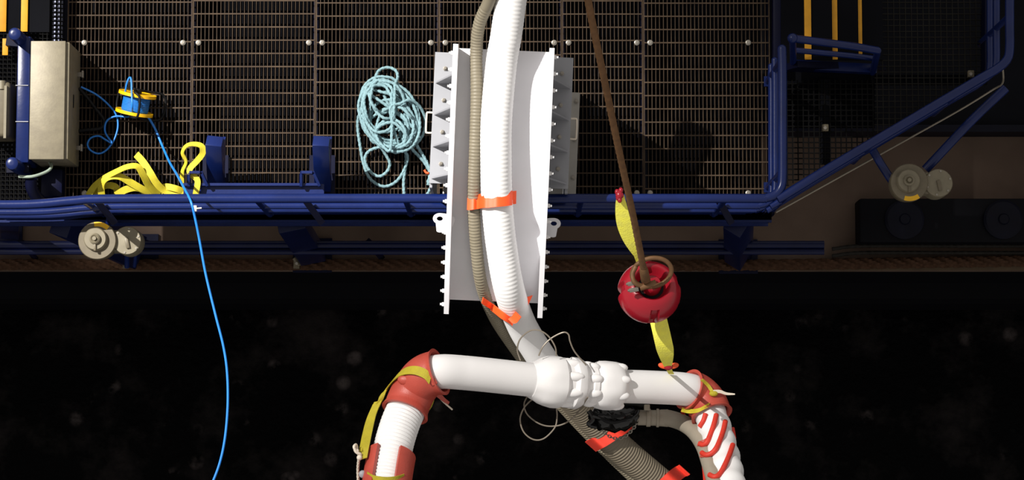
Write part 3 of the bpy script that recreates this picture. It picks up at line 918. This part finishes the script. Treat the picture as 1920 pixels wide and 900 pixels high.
# red split clamp on the left hose
sg = thing('hose_saddle', P(729, 890, 4.6), 'red split saddle around the left hose at the bottom edge', 'clamp')
seg = [p for p in lhp if True]
cut = [p for p in lhp if P(0, 930, p.z).y < p.y < P(0, 852, p.z).y]
for a0_, a1_ in ((math.radians(22), math.radians(120)), (math.radians(-120), math.radians(-34))):
    mb = MB().tube(cut, HR + 0.008, 16, caps=False, arc=(a0_, a1_))
    bmesh.ops.recalc_face_normals(mb.bm, faces=mb._last)
    bmesh.ops.solidify(mb.bm, geom=mb._last, thickness=-0.022)
    mb.build('saddle_half', RED, sg)
MB().ball(P(680, 889, 5.5), 0.022, 1, 1, 0.5).build('pale_button', PLATE, sg)
LT = [(lhp, HR + 0.014), (ecp, 0.128)]
tag(MB().ribbon(hug([(688, 892, 5.4), (698, 898, 5.4), (712, 901, 5.4), (728, 902, 5.4), (745, 900, 5.4), (758, 896, 5.4)], LT, 0.016), 0.045, 0.005, wdir=Vector((0.05, 1, 0.3)).normalized()).build('yellow_strap', YELO),
    'yellow strap around the red saddle at the bottom edge', 'strap')

# yellow webbing on the left collar
o = MB().ribbon(hug([(807, 712, 5.2), (797, 701, 5.2), (778, 694, 5.2), (757, 696, 5.2), (740, 708, 5.2), (727, 726, 5.2), (716, 744, 5.22), (708, 760, 5.22)], LT, 0.014), 0.052, 0.006,
                wdir=lambda u: Vector((0.25 + 0.6 * u, 0.93 - 0.3 * u, -0.15)).normalized()).build('yellow_strap', YELO)
tag(o, 'yellow woven strap looped over the left red elbow collar', 'strap')
MB().ribbon(PS([(709, 752, 5.22), (698, 776, 5.26), (690, 808, 5.36), (684, 838, 5.48), (680, 860, 5.52)], 0.012), 0.05, 0.006, wdir=lambda u: Vector((1, 0.25, 0.3 - u * 0.3)).normalized()).build('strap_tail', YELO, o)
MB().ribbon(PS([(702, 757, 5.2), (690, 785, 5.24), (682, 815, 5.36), (676, 846, 5.5)], 0.012), 0.025, 0.005, wdir=lambda u: Vector((0.8, 0.3, 0.5)).normalized()).build('strap_tail', YELO, o)
o = MB().tube(PS([(672, 910, 5.4), (671, 880, 5.45), (673, 860, 5.5), (676, 852, 5.52), (668, 848, 5.53), (664, 838, 5.53), (668, 834, 5.5), (670, 846, 5.5), (676, 858, 5.5)], 0.005), 0.008, 10, twist=(3, 14, 0.12)).ball(P(674, 858, 5.52), 0.016).ball(P(669, 846, 5.52), 0.014).build('knotted_cord', CREAM)
tag(o, 'cream knotted cord hanging from the yellow strap at left', 'cord')
o = MB().ribbon(PS([(818, 736, 5.22), (824, 742, 5.2), (833, 750, 5.17), (842, 756, 5.15)], 0.008), lambda u: 0.034 * (1 - 0.5 * u), 0.004, twist=lambda u: 20 * u).build('red_tab', RED)
tag(o, 'red tab end sticking out right of the left elbow collar', 'tab')
MB().tube(PS([(818, 738, 5.2), (830, 752, 5.15), (848, 768, 5.1)], 0.01), 0.005, 8).build('cream_tip', CREAM, o)
tag(MB().ribbon(PS([(819, 728, 5.22), (814, 742, 5.15), (808, 760, 5.05), (800, 772, 4.98)], 0.01), 0.02, 0.004, twist=lambda u: 40).build('yellow_strap', YELO),
    'thin yellow strap end below the right side of the left collar', 'strap')

# yellow strap and white tie on the right collar
RT = [(ec2p, 0.122), (rhp, 0.1)]
o = MB().ribbon(hug([(1278, 768, 4.6), (1292, 771, 4.6), (1310, 769, 4.6), (1330, 759, 4.6)], RT, 0.012), 0.026, 0.005, wdir=Vector((0.2, 0.95, 0.2)).normalized()).build('yellow_strap', YEL)
tag(o, 'yellow strap across the right red elbow collar', 'strap')
tag(MB().ribbon(hug([(1316, 712, 4.7), (1328, 723, 4.7), (1337, 737, 4.7)], RT, 0.012), 0.02, 0.005, wdir=Vector((0.8, 0.5, 0)).normalized()).ball(P(1338, 738, 4.78), 0.022, 1.2, 0.8, 0.8).build('yellow_strap', YELO),
    'olive yellow strap knotted on the right shoulder of the right collar', 'strap')
tag(MB().ribbon(PS([(1338, 734, 4.79), (1350, 734, 4.78), (1362, 738, 4.77), (1378, 739, 4.76)], 0.008), lambda u: 0.02 * (1 - 0.6 * u * u), 0.005, twist=lambda u: 10).build('white_tie', CREAM),
    'white tie end sticking out right of the right collar', 'tie')

# grey control hose with fitting, tied alongside the right hose
ghz = thing('control_hose', P(1290, 800, 4.3), 'grey rubber hose with metal fitting bending beside the lashed hose', 'hose')
cpath = PS([(1232, 784, 4.42), (1252, 784, 4.43), (1280, 793, 4.5), (1303, 810, 4.66), (1320, 836, 4.84), (1331, 868, 5.02), (1340, 900, 5.18), (1349, 940, 5.36)], 0.01)
MB().tube(cpath, 0.050, 24).build('rubber_hose', GREYH, ghz)
fa, fb_ = P(1196, 783, 4.42), P(1252, 784, 4.42)
fd = (fb_ - fa); FL = fd.length
MB().lathe(fa, fd, [(0, 0.046), (0.05, 0.046), (0.052, 0.054), (0.075, 0.054), (0.078, 0.047), (0.11, 0.047), (0.112, 0.056), (0.125, 0.056), (0.128, 0.049), (FL, 0.053), (FL + 0.002, 0.04)], 32).build('metal_fitting', GREYH, ghz)
MB().box(P(1213, 764, 4.48), (0.035, 0.035, 0.04)).bevel(0.005).build('valve_block', GREYH, ghz)
MB().cyl(P(1160, 756, 4.46), P(1216, 758, 4.46), 0.018).build('valve_stem', BLACK, ghz)

# red lashing: cords wound round the right hose and the grey hose
lash = thing('red_lashing', P(1345, 850, 4.0), 'red cord lashing wound round the right hose and grey hose', 'cord')
WT = [(rhp, 0.1), (cpath, 0.05), (ec2p, 0.122)]
def wrap(pts, r=0.014):
    return MB().tube(hug([(x, y, z - 0.4) for x, y, z in pts], WT, r * 0.6), r, 10)
for pts in ([(1312, 832, 5.0), (1319, 834, 5.0), (1326, 828, 5.0), (1333, 812, 5.0), (1339, 794, 5.0), (1343, 778, 5.0)],
            [(1316, 849, 5.0), (1324, 853, 5.0), (1334, 850, 5.0), (1343, 840, 5.0), (1351, 822, 5.0), (1357, 804, 5.0), (1360, 790, 5.0)],
            [(1330, 890, 5.2), (1340, 894, 5.2), (1350, 888, 5.2), (1359, 872, 5.2), (1367, 854, 5.2), (1374, 834, 5.1)],
            [(1312, 800, 4.9), (1319, 789, 4.9), (1323, 776, 4.9)]):
    wrap(pts, 0.0155).build('cord_turn', REDR, lash)
for pts in ([(1279, 770, 4.5), (1283, 780, 4.48), (1288, 788, 4.46)], [(1294, 776, 4.5), (1298, 788, 4.48), (1304, 800, 4.4)],
            [(1311, 836, 4.8), (1316, 855, 4.85), (1320, 880, 4.95), (1323, 915, 5.1)], [(1316, 860, 4.85), (1326, 890, 5.0), (1329, 915, 5.1)],
            [(1374, 803, 4.75), (1377, 822, 4.8)], [(1383, 875, 5.0), (1387, 892, 5.05), (1390, 910, 5.1)]):
    MB().tube(PS(pts, 0.01), 0.011, 10).build('cord_tail', REDR, lash)
for pts in ([(1308, 832, 4.8), (1314, 830, 4.7), (1322, 826, 4.7), (1330, 820, 4.7)], [(1313, 853, 4.8), (1320, 853, 4.7), (1328, 851, 4.7), (1336, 846, 4.7)]):
    MB().ribbon(hug(pts, WT, 0.012), 0.028, 0.006, wdir=Vector((0.3, 0.9, 0.1)).normalized()).build('hose_tie', RED, lash)

# black netting bundle with chain under the coupling
nb = thing('net_bundle', P(1152, 785, 4.2), 'black tangled netting bundle with chain hanging under the coupling', 'bundle')
mb = MB().ball(P(1152, 783, 4.42), 1.0, M(48, 4.4), M(27, 4.4), 0.11, 32)
for v in mb.bm.verts:
    q = v.co
    v.co += Vector((math.sin(q.y * 90 + q.x * 30), math.sin(q.x * 80), math.cos(q.x * 70 + q.y * 60))) * 0.009
mb.build('bundle_core', BLACKG, nb)
for k in range(7):
    pts = []
    rx = random.uniform(34, 48); ry = random.uniform(8, 24); oy = random.uniform(-8, 10)
    for j in range(9):
        t = math.pi * j / 8
        pts.append((1152 - rx * math.cos(t), 772 + oy * 0.5 + ry * math.sin(t) + random.uniform(-2, 2), 4.47 + 0.07 * math.sin(t) + random.uniform(-.01, .01)))
    MB().tube(PS(pts, 0.01), 0.009, 8).build('net_cord', BLACK if k % 2 else BLACKG, nb)
MB().tube(PS([(1104, 770, 4.5), (1112, 785, 4.5), (1104, 795, 4.48), (1118, 800, 4.46)], 0.01), 0.016, 8).build('net_cord', BLACKG, nb)
cpth = PS([(1122, 797, 4.44), (1134, 812, 4.44), (1152, 822, 4.44), (1172, 818, 4.44), (1190, 800, 4.46), (1197, 784, 4.46)], 0.017)
for k in range(len(cpth) - 1):
    c = (cpth[k] + cpth[k + 1]) / 2
    t = (cpth[k + 1] - cpth[k]).normalized()
    w = t.cross(UP).normalized() if k % 2 else UP
    loop = [c + t * 0.013 * math.cos(q * math.pi / 5) + w * 0.008 * math.sin(q * math.pi / 5) for q in range(10)]
    MB().tube(loop, 0.0032, 6, closed=True).build('chain_link', STEEL, nb)

# thin steel wires
def wire(pts, lab, z=5.0):
    tag(MB().tube(PS([(880 + x / 2.5, 540 + y / 2.5, zz) for x, y, zz in pts], 0.01), 0.0045, 8).build('wire_loop', WIRE), lab, 'wire')
wire([(240, 340, 5.1), (225, 290, 5.1), (238, 240, 5.12), (280, 203, 5.14), (325, 198, 5.16), (370, 225, 5.16), (402, 275, 5.16), (408, 318, 5.14)], 'thin steel wire loop arching above the left of the coupling')
wire([(325, 318, 5.14), (345, 275, 5.15), (385, 235, 5.16), (440, 208, 5.18), (465, 218, 5.18), (472, 250, 5.18), (495, 300, 5.16), (548, 362, 5.12)], 'thin steel wire bent upward above the middle of the coupling')
wire([(272, 506, 5.0), (257, 545, 4.9), (270, 590, 4.88), (320, 632, 4.88), (375, 648, 4.88), (440, 638, 4.88), (498, 596, 4.88), (555, 512, 5.12)], 'thin steel wire sagging below the coupling toward the right')
wire([(298, 518, 5.0), (258, 560, 4.9), (238, 615, 4.88), (255, 675, 4.88), (300, 710, 4.88), (350, 705, 4.88), (400, 655, 4.88), (411, 605, 4.88), (408, 556, 4.9)], 'thin round steel wire loop hanging lowest below the coupling')

# ============================================================ RED WEIGHT ON THE CRANE WIRE
ZB = 6.0
bc = P(1217, 548, ZB)
axis = Vector((0.12, 0.40, 1)).normalized()
r = M(60, ZB)
rw = thing('headache_ball', bc + Vector((0, 0, -r)), 'red steel crane weight hanging in front of the dark water', 'weight')
prof = []
for k in range(19):                                        # ball from the bottom up to the top rim
    t = math.radians(-85 + 7.3 * k)
    prof.append((r * math.sin(t) * 0.9, r * math.cos(t)))
prof += [(r * 0.68, r * 0.60), (r * 0.64, r * 0.55), (r * 0.42, r * 0.47), (r * 0.36, r * 0.40)]
x_ = axis.cross(Vector((0.1, 1, 0.2))).normalized(); y_ = axis.cross(x_)
notch = []
for px, py in ((1160, 550), (1272, 530), (1222, 606)):
    v = P(px, py, ZB) - bc
    notch.append(math.atan2(v.dot(y_), v.dot(x_)))
def nf(a, h, rr):
    q = 1.0
    if abs(h) < r * 0.42 and rr > r * 0.8:
        for m_ in notch:
            dlt = abs((a - m_ + math.pi) % (2 * math.pi) - math.pi)
            if dlt < 0.15:
                q = 0.88
    return q
MB().lathe(bc, axis, prof, 96, rf=nf).build('ball', REDP, rw)
MB().lathe(bc + axis * r * 0.36, axis, [(0.001, r * 0.40), (0.003, r * 0.40), (0.003, r * 0.3)], 40).build('recess_ring', BLACK, rw)
MB().lathe(bc + axis * r * 0.36, axis, [(0, r * 0.31), (r * 0.25, r * 0.30), (r * 0.32, r * 0.25), (r * 0.32, r * 0.1), (r * 0.45, r * 0.09), (r * 0.45, 0.004)], 32).build('hub', REDP, rw)
sk = thing('shackle', bc + axis * r * 0.6, 'rusty brown round shackle on top of the red weight', 'shackle')
pts = [P(1222 + 37 * math.cos(t), 511 + 27 * math.sin(t) - 4 * math.cos(t), ZB + 0.17 - 0.05 * math.sin(t)) for t in [2 * math.pi * k / 12 for k in range(12)]]
MB().tube(spline(pts, 0.008, True), 0.0125, 12, closed=True).build('ring', CRANE, sk)
MB().tube([p for p in PS([(1192, 500, ZB + 0.22), (1186, 515, ZB + 0.22), (1190, 530, ZB + 0.22), (1206, 536, ZB + 0.2), (1222, 530, ZB + 0.2)], 0.006)], 0.013, 12).build('bow', CRANE, sk)
for x, y in ((1184, 531), (1187, 543)):
    MB().cyl(P(x - 7, y + 2, ZB + 0.2), P(x + 10, y - 1, ZB + 0.2), 0.013, 6).cyl(P(x - 10, y + 2, ZB + 0.2), P(x + 10, y - 1, ZB + 0.2), 0.007, 10).build('shackle_bolt', STEEL, sk)
MB().cyl(P(1200, 540, ZB + 0.2), P(1230, 530, ZB + 0.2), 0.017).build('pin', CRANE, sk)
cw = PS([(1096, -40, 8.2), (1108, 30, 8.0), (1133, 150, 7.6), (1160, 280, 7.15), (1184, 390, 6.75), (1199, 465, 6.45), (1211, 527, 6.22)], 0.01)
cwr = MB().tube(cw, 0.0175, 16, twist=(6, 4.5, 0.06)).build('crane_wire', CRANE)
tag(cwr, 'long brown crane wire slanting down to the red weight', 'wire')
MB().lathe(cw[-12], cw[-1] - cw[-12], [(0, 0.02), (0.02, 0.024), (0.10, 0.026), (0.11, 0.018)], 20).build('socket', CRANE, cwr)

us = MB().ribbon(PS([(1163, 368, 6.4), (1164, 385, 6.37), (1169, 415, 6.32), (1179, 445, 6.26), (1190, 470, 6.2), (1200, 496, 6.12)], 0.01), lambda u: 0.03 + 0.05 * math.sin(math.pi * min(1, u * 1.15 + 0.05)) ** 0.8, 0.007, wdir=lambda u: Vector((0.92, 0.2 + 0.25 * u, 0.25)).normalized()).build('web_sling', YELP)
tag(us, 'pale yellow flat sling above the red weight, beside the crane wire', 'sling')
mb = MB().ball(P(1161, 366, 6.42), 0.022, 0.9, 1.2, 0.9)
for x, y in ((1157, 360), (1164, 357), (1165, 366), (1159, 371), (1162, 375)):
    mb.ball(P(x, y, 6.42), 0.013, 1, 1.3, 1, 10)
mb.build('red_knot', REDP, us)
ls = MB().ribbon(PS([(1232, 590, 5.62), (1238, 615, 5.64), (1244, 642, 5.62), (1249, 665, 5.55), (1253, 690, 5.42)], 0.01), lambda u: M(33, 5.8) * (1 if u < 0.5 else 1 - 0.62 * ((u - 0.5) / 0.5) ** 1.3), 0.007, wdir=lambda u: Vector((0.97, 0.12, 0.1)).normalized()).build('web_sling', YELP)
tag(ls, 'pale yellow flat sling between the red weight and the white pipe', 'sling')
mb = MB().ball(P(1253, 687, 5.42), 0.028, 1, 0.8, 0.8)
mb.build('red_knot', REDP, ls)
for x, s_ in ((1244, -0.25), (1263, 0.25)):
    MB().ball(P(x, 686, 5.42), 0.028, 1.1, 0.6, 0.35, rot=Matrix.Rotation(s_, 3, 'Z')).build('knot_flap', ORTAPE, ls)
MB().ribbon(PS([(1254, 690, 5.38), (1257, 697, 5.15), (1259, 700, 4.84)], 0.01), 0.03, 0.006, wdir=Vector((1, 0, 0))).build('lower_loop', YELP, ls)

# ============================================================ TEAL ROPE COIL
def zp(x, y, z): return (640 + x / 3.333, 110 + y / 3.333, z)
seq = []
def ell(cx, cy, rx, ry, rot, n, z0, a0=0.0, jit=6):
    for k in range(n):
        a = a0 + 2 * math.pi * k / n
        ex, ey = rx * math.cos(a), ry * math.sin(a)
        cr, sr_ = math.cos(rot), math.sin(rot)
        seq.append(zp(cx + ex * cr - ey * sr_ + random.uniform(-jit, jit), cy + ex * sr_ + ey * cr + random.uniform(-jit, jit), z0 + 0.035 * math.sin(a * 1.5 + cx) + random.uniform(0, 0.02)))
seq += [zp(392, 856, 0.02), zp(390, 760, 0.02), zp(405, 640, 0.03), zp(400, 570, 0.06)]
seq += [zp(400, 560, 0.06), zp(370, 470, 0.07), zp(320, 340, 0.08), zp(270, 210, 0.08)]
loops = [(295, 330, 150, 235, -0.45), (270, 345, 155, 215, -0.35), (255, 330, 145, 190, -0.25), (300, 370, 165, 215, -0.5), (280, 330, 130, 205, -0.4),
         (325, 410, 135, 160, -0.6), (300, 440, 120, 125, -0.2), (270, 300, 125, 165, -0.15), (310, 360, 170, 235, -0.42), (285, 385, 140, 190, -0.7), (330, 430, 110, 130, 0.3),
         (265, 260, 80, 115, -0.4), (245, 250, 62, 90, -0.3), (310, 470, 95, 85, 0.1)]
for i, l in enumerate(loops):
    ell(*l, 11, 0.05 + 0.009 * i, a0=0.6 * i)
seq += [zp(305, 320, 0.2), zp(370, 280, 0.19), zp(430, 260, 0.16), zp(490, 300, 0.10), zp(522, 375, 0.05), zp(515, 460, 0.04), zp(470, 530, 0.06), zp(400, 570, 0.12)]
seq += [zp(300, 560, 0.14), zp(220, 500, 0.16), zp(160, 400, 0.16), zp(130, 280, 0.15), zp(180, 180, 0.14), zp(205, 135, 0.1), zp(235, 75, 0.05), zp(290, 55, 0.04), zp(340, 75, 0.05), zp(352, 120, 0.08), zp(335, 170, 0.16)]
seq += [zp(330, 300, 0.2), zp(315, 420, 0.19), zp(250, 460, 0.19), zp(190, 440, 0.18), zp(120, 350, 0.1), zp(102, 420, 0.05), zp(120, 560, 0.03), zp(140, 660, 0.02), zp(180, 750, 0.02), zp(260, 798, 0.02), zp(340, 770, 0.02), zp(395, 690, 0.03), zp(410, 600, 0.08)]
seq += [zp(340, 550, 0.13), zp(230, 555, 0.08), zp(165, 585, 0.05), zp(148, 640, 0.04), zp(180, 705, 0.03), zp(235, 735, 0.03), zp(285, 705, 0.04), zp(302, 650, 0.05), zp(265, 580, 0.08), zp(220, 500, 0.15), zp(230, 430, 0.2), zp(320, 400, 0.21), zp(400, 470, 0.2), zp(440, 560, 0.12)]
seq += [zp(480, 605, 0.05), zp(520, 650, 0.03), zp(555, 715, 0.02), zp(565, 775, 0.02), zp(550, 825, 0.02), zp(530, 858, 0.02)]
rope = tag(MB().tube(PS(seq, 0.009), 0.0118, 9, twist=(3, 9, 0.14)).build('rope_coil', TEAL), 'loose coil of pale teal rope lying on the grating left of the chute', 'rope')
for pts in ([zp(470, 540, 0.1), zp(500, 590, 0.05), zp(530, 640, 0.04), zp(553, 700, 0.04), zp(552, 740, 0.04), zp(545, 790, 0.03)],):
    MB().tube(PS(pts, 0.009), lambda i, s: 0.012 + (0.006 if s > 0.3 else 0), 9, twist=(3, 9, 0.2)).build('rope_end', TEAL, rope)
MB().tube(PS([zp(518, 695, 0.05), zp(530, 712, 0.05), zp(548, 715, 0.06)], 0.006), 0.009, 8).build('orange_whipping', ORTAPE, rope)

# ============================================================ BLUE CABLE REEL
rc = P(255, 193, 0.17)
rx_ = Vector((0.20, 0.97, 0.22)).normalized()
rl = thing('cable_reel', Vector((rc.x, rc.y, 0.0)), 'yellow reel of blue cable lying on its side on the grating', 'reel')
for s_, nm in ((-0.075, 0), (0.068, 0)):
    c = rc + rx_ * s_
    mb = MB().lathe(c, rx_, [(-0.008, 0.05), (-0.008, 0.128), (-0.012, 0.135), (-0.012, 0.146), (0.012, 0.146), (0.012, 0.135), (0.008, 0.128), (0.008, 0.05)], 48)
    fl = mb.build('flange', YELR, rl)
MB().lathe(rc, rx_, [(-0.07, 0.10), (-0.066, 0.10)] + [(-0.06 + 0.006 * k, 0.102 + 0.004 * (k % 2)) for k in range(21)] + [(0.066, 0.10)], 40).build('wound_cable', CYAND, rl)
MB().cyl(rc - rx_ * 0.11, rc + rx_ * 0.11, 0.03).build('axle', BLACK, rl)
side = rx_.cross(UP).normalized(); upv = side.cross(rx_)
def rp_(a, b_, c): return rc + rx_ * a + side * b_ + upv * c
MB().tube(spline([rp_(-0.1, -0.02, 0.0), rp_(-0.1, 0.0, 0.12), rp_(-0.08, 0.06, 0.17), rp_(0.06, 0.05, 0.17), rp_(0.095, 0.0, 0.14), rp_(0.1, -0.02, 0.0)], 0.01), 0.0095, 10).build('handle', BLACK, rl)
MB().tube(spline([rp_(-0.1, 0.0, 0.0), rp_(-0.12, 0.1, -0.06), rp_(-0.1, 0.19, -0.12), rp_(0.0, 0.21, -0.12), rp_(0.09, 0.18, -0.11), rp_(0.1, 0.08, -0.05), rp_(0.1, 0.0, 0.0)], 0.01), 0.010, 10).build('stand', BLACK, rl)
MB().tube(spline([rp_(-0.1, 0.0, 0.0), rp_(-0.11, -0.08, -0.06), rp_(-0.08, -0.16, -0.12), rp_(0.06, -0.16, -0.12), rp_(0.1, -0.08, -0.05), rp_(0.1, 0.0, 0.0)], 0.01), 0.010, 10).build('stand', BLACK, rl)
tag(MB().tube(PS([(152, 163, 0.1), (180, 177, 0.06), (203, 196, 0.04), (218, 216, 0.03), (221, 238, 0.03), (214, 262, 0.03), (200, 281, 0.03), (185, 288, 0.03), (170, 282, 0.03), (164, 271, 0.03), (170, 259, 0.03), (185, 255, 0.04), (198, 262, 0.05), (210, 268, 0.06), (198, 250, 0.05), (197, 235, 0.05), (203, 224, 0.06), (218, 218, 0.06), (238, 219, 0.08), (247, 214, 0.2), (248, 200, 0.34), (247, 175, 0.34), (246, 150, 0.32), (243, 145, 0.31), (238, 156, 0.3), (235, 172, 0.27)], 0.012), 0.0075, 10).build('blue_cable', CYAN),
    'thin blue cable looping from the grey cabinet to the yellow reel', 'cable')
tag(MB().tube(PS([(262, 205, 0.2), (275, 216, 0.12), (290, 240, 0.06), (305, 275, 0.1), (318, 304, 0.3), (331, 326, 0.6), (345, 352, 1.0), (358, 378, 1.17), (366, 410, 1.15), (374, 450, 1.12), (386, 515, 1.1), (404, 590, 1.1), (419, 650, 1.1), (426, 700, 1.1), (427, 760, 1.1), (422, 820, 1.1), (412, 868, 1.1), (396, 910, 1.1), (380, 940, 1.1)], 0.02), 0.0092, 10).build('blue_cable', CYAN),
    'long bright blue cable hanging over the front rail toward the water', 'cable')
c = MB(); c.box(P(366, 391, 0.62), (0.025, 0.045, 0.03)).bevel(0.004); c.cyl(P(366, 391, 0.63), P(378, 390, 0.63), 0.006)
tag(c.build('cable_clip', CREAM), 'small pale clip beside the blue cable on the front rail', 'clip')

# ============================================================ YELLOW WEBBING SLINGS ON THE DECK
def q2(x, y, z): return (x / 3.215, 240 + y / 3.215, z)
heap = thing('webbing_sling', P(255, 345, 0), 'heap of crumpled yellow webbing sling on the grating behind the front rail', 'sling')
W = 0.055
for pts, tw in (([q2(530, 410, 0.05), q2(570, 350, 0.10), q2(630, 300, 0.17), q2(700, 262, 0.23), q2(770, 232, 0.26), q2(830, 232, 0.25), q2(865, 285, 0.22), q2(900, 350, 0.16), q2(960, 405, 0.08)], lambda u: 15 + 20 * math.sin(3 * u)),
                ([q2(612, 412, 0.08), q2(612, 340, 0.15), q2(650, 298, 0.2), q2(720, 292, 0.2), q2(790, 330, 0.16), q2(860, 370, 0.12), q2(940, 405, 0.06)], lambda u: 25 * math.sin(5 * u)),
                ([q2(820, 158, 0.1), q2(862, 205, 0.16), q2(905, 270, 0.2), q2(945, 335, 0.17), q2(1000, 380, 0.12), q2(1080, 385, 0.1), q2(1165, 405, 0.06)], lambda u: -10 + 40 * u),
                ([q2(560, 408, 0.03), q2(590, 370, 0.05), q2(650, 345, 0.07), q2(700, 360, 0.08), q2(705, 410, 0.05)], lambda u: 30 * math.sin(4 * u)),
                ([q2(700, 405, 0.10), q2(760, 370, 0.12), q2(830, 360, 0.11), q2(900, 400, 0.06)], lambda u: -15),
                ([q2(960, 395, 0.05), q2(990, 355, 0.1), q2(1060, 365, 0.12), q2(1130, 395, 0.06)], lambda u: 20)):
    MB().ribbon(PS(pts, 0.012), W, 0.006, twist=tw).build('webbing_turn', YEL, heap)
lp_ = MB().ribbon(PS([q2(1095, 330, 0.28), q2(1100, 260, 0.36), q2(1118, 205, 0.42), q2(1098, 150, 0.46), q2(1120, 108, 0.48), q2(1165, 95, 0.48), q2(1215, 108, 0.48), q2(1222, 150, 0.47), q2(1190, 195, 0.44), q2(1145, 245, 0.42), q2(1150, 280, 0.42), q2(1190, 315, 0.42), q2(1180, 400, 0.42)], 0.012), 0.045, 0.006, twist=lambda u: 25 + 30 * math.sin(6 * u)).build('webbing_sling', YEL)
tag(lp_, 'yellow webbing sling loop standing by the left blue bracket post', 'sling')

for o in scene.objects:
    if '_o' in o:
        del o['_o']
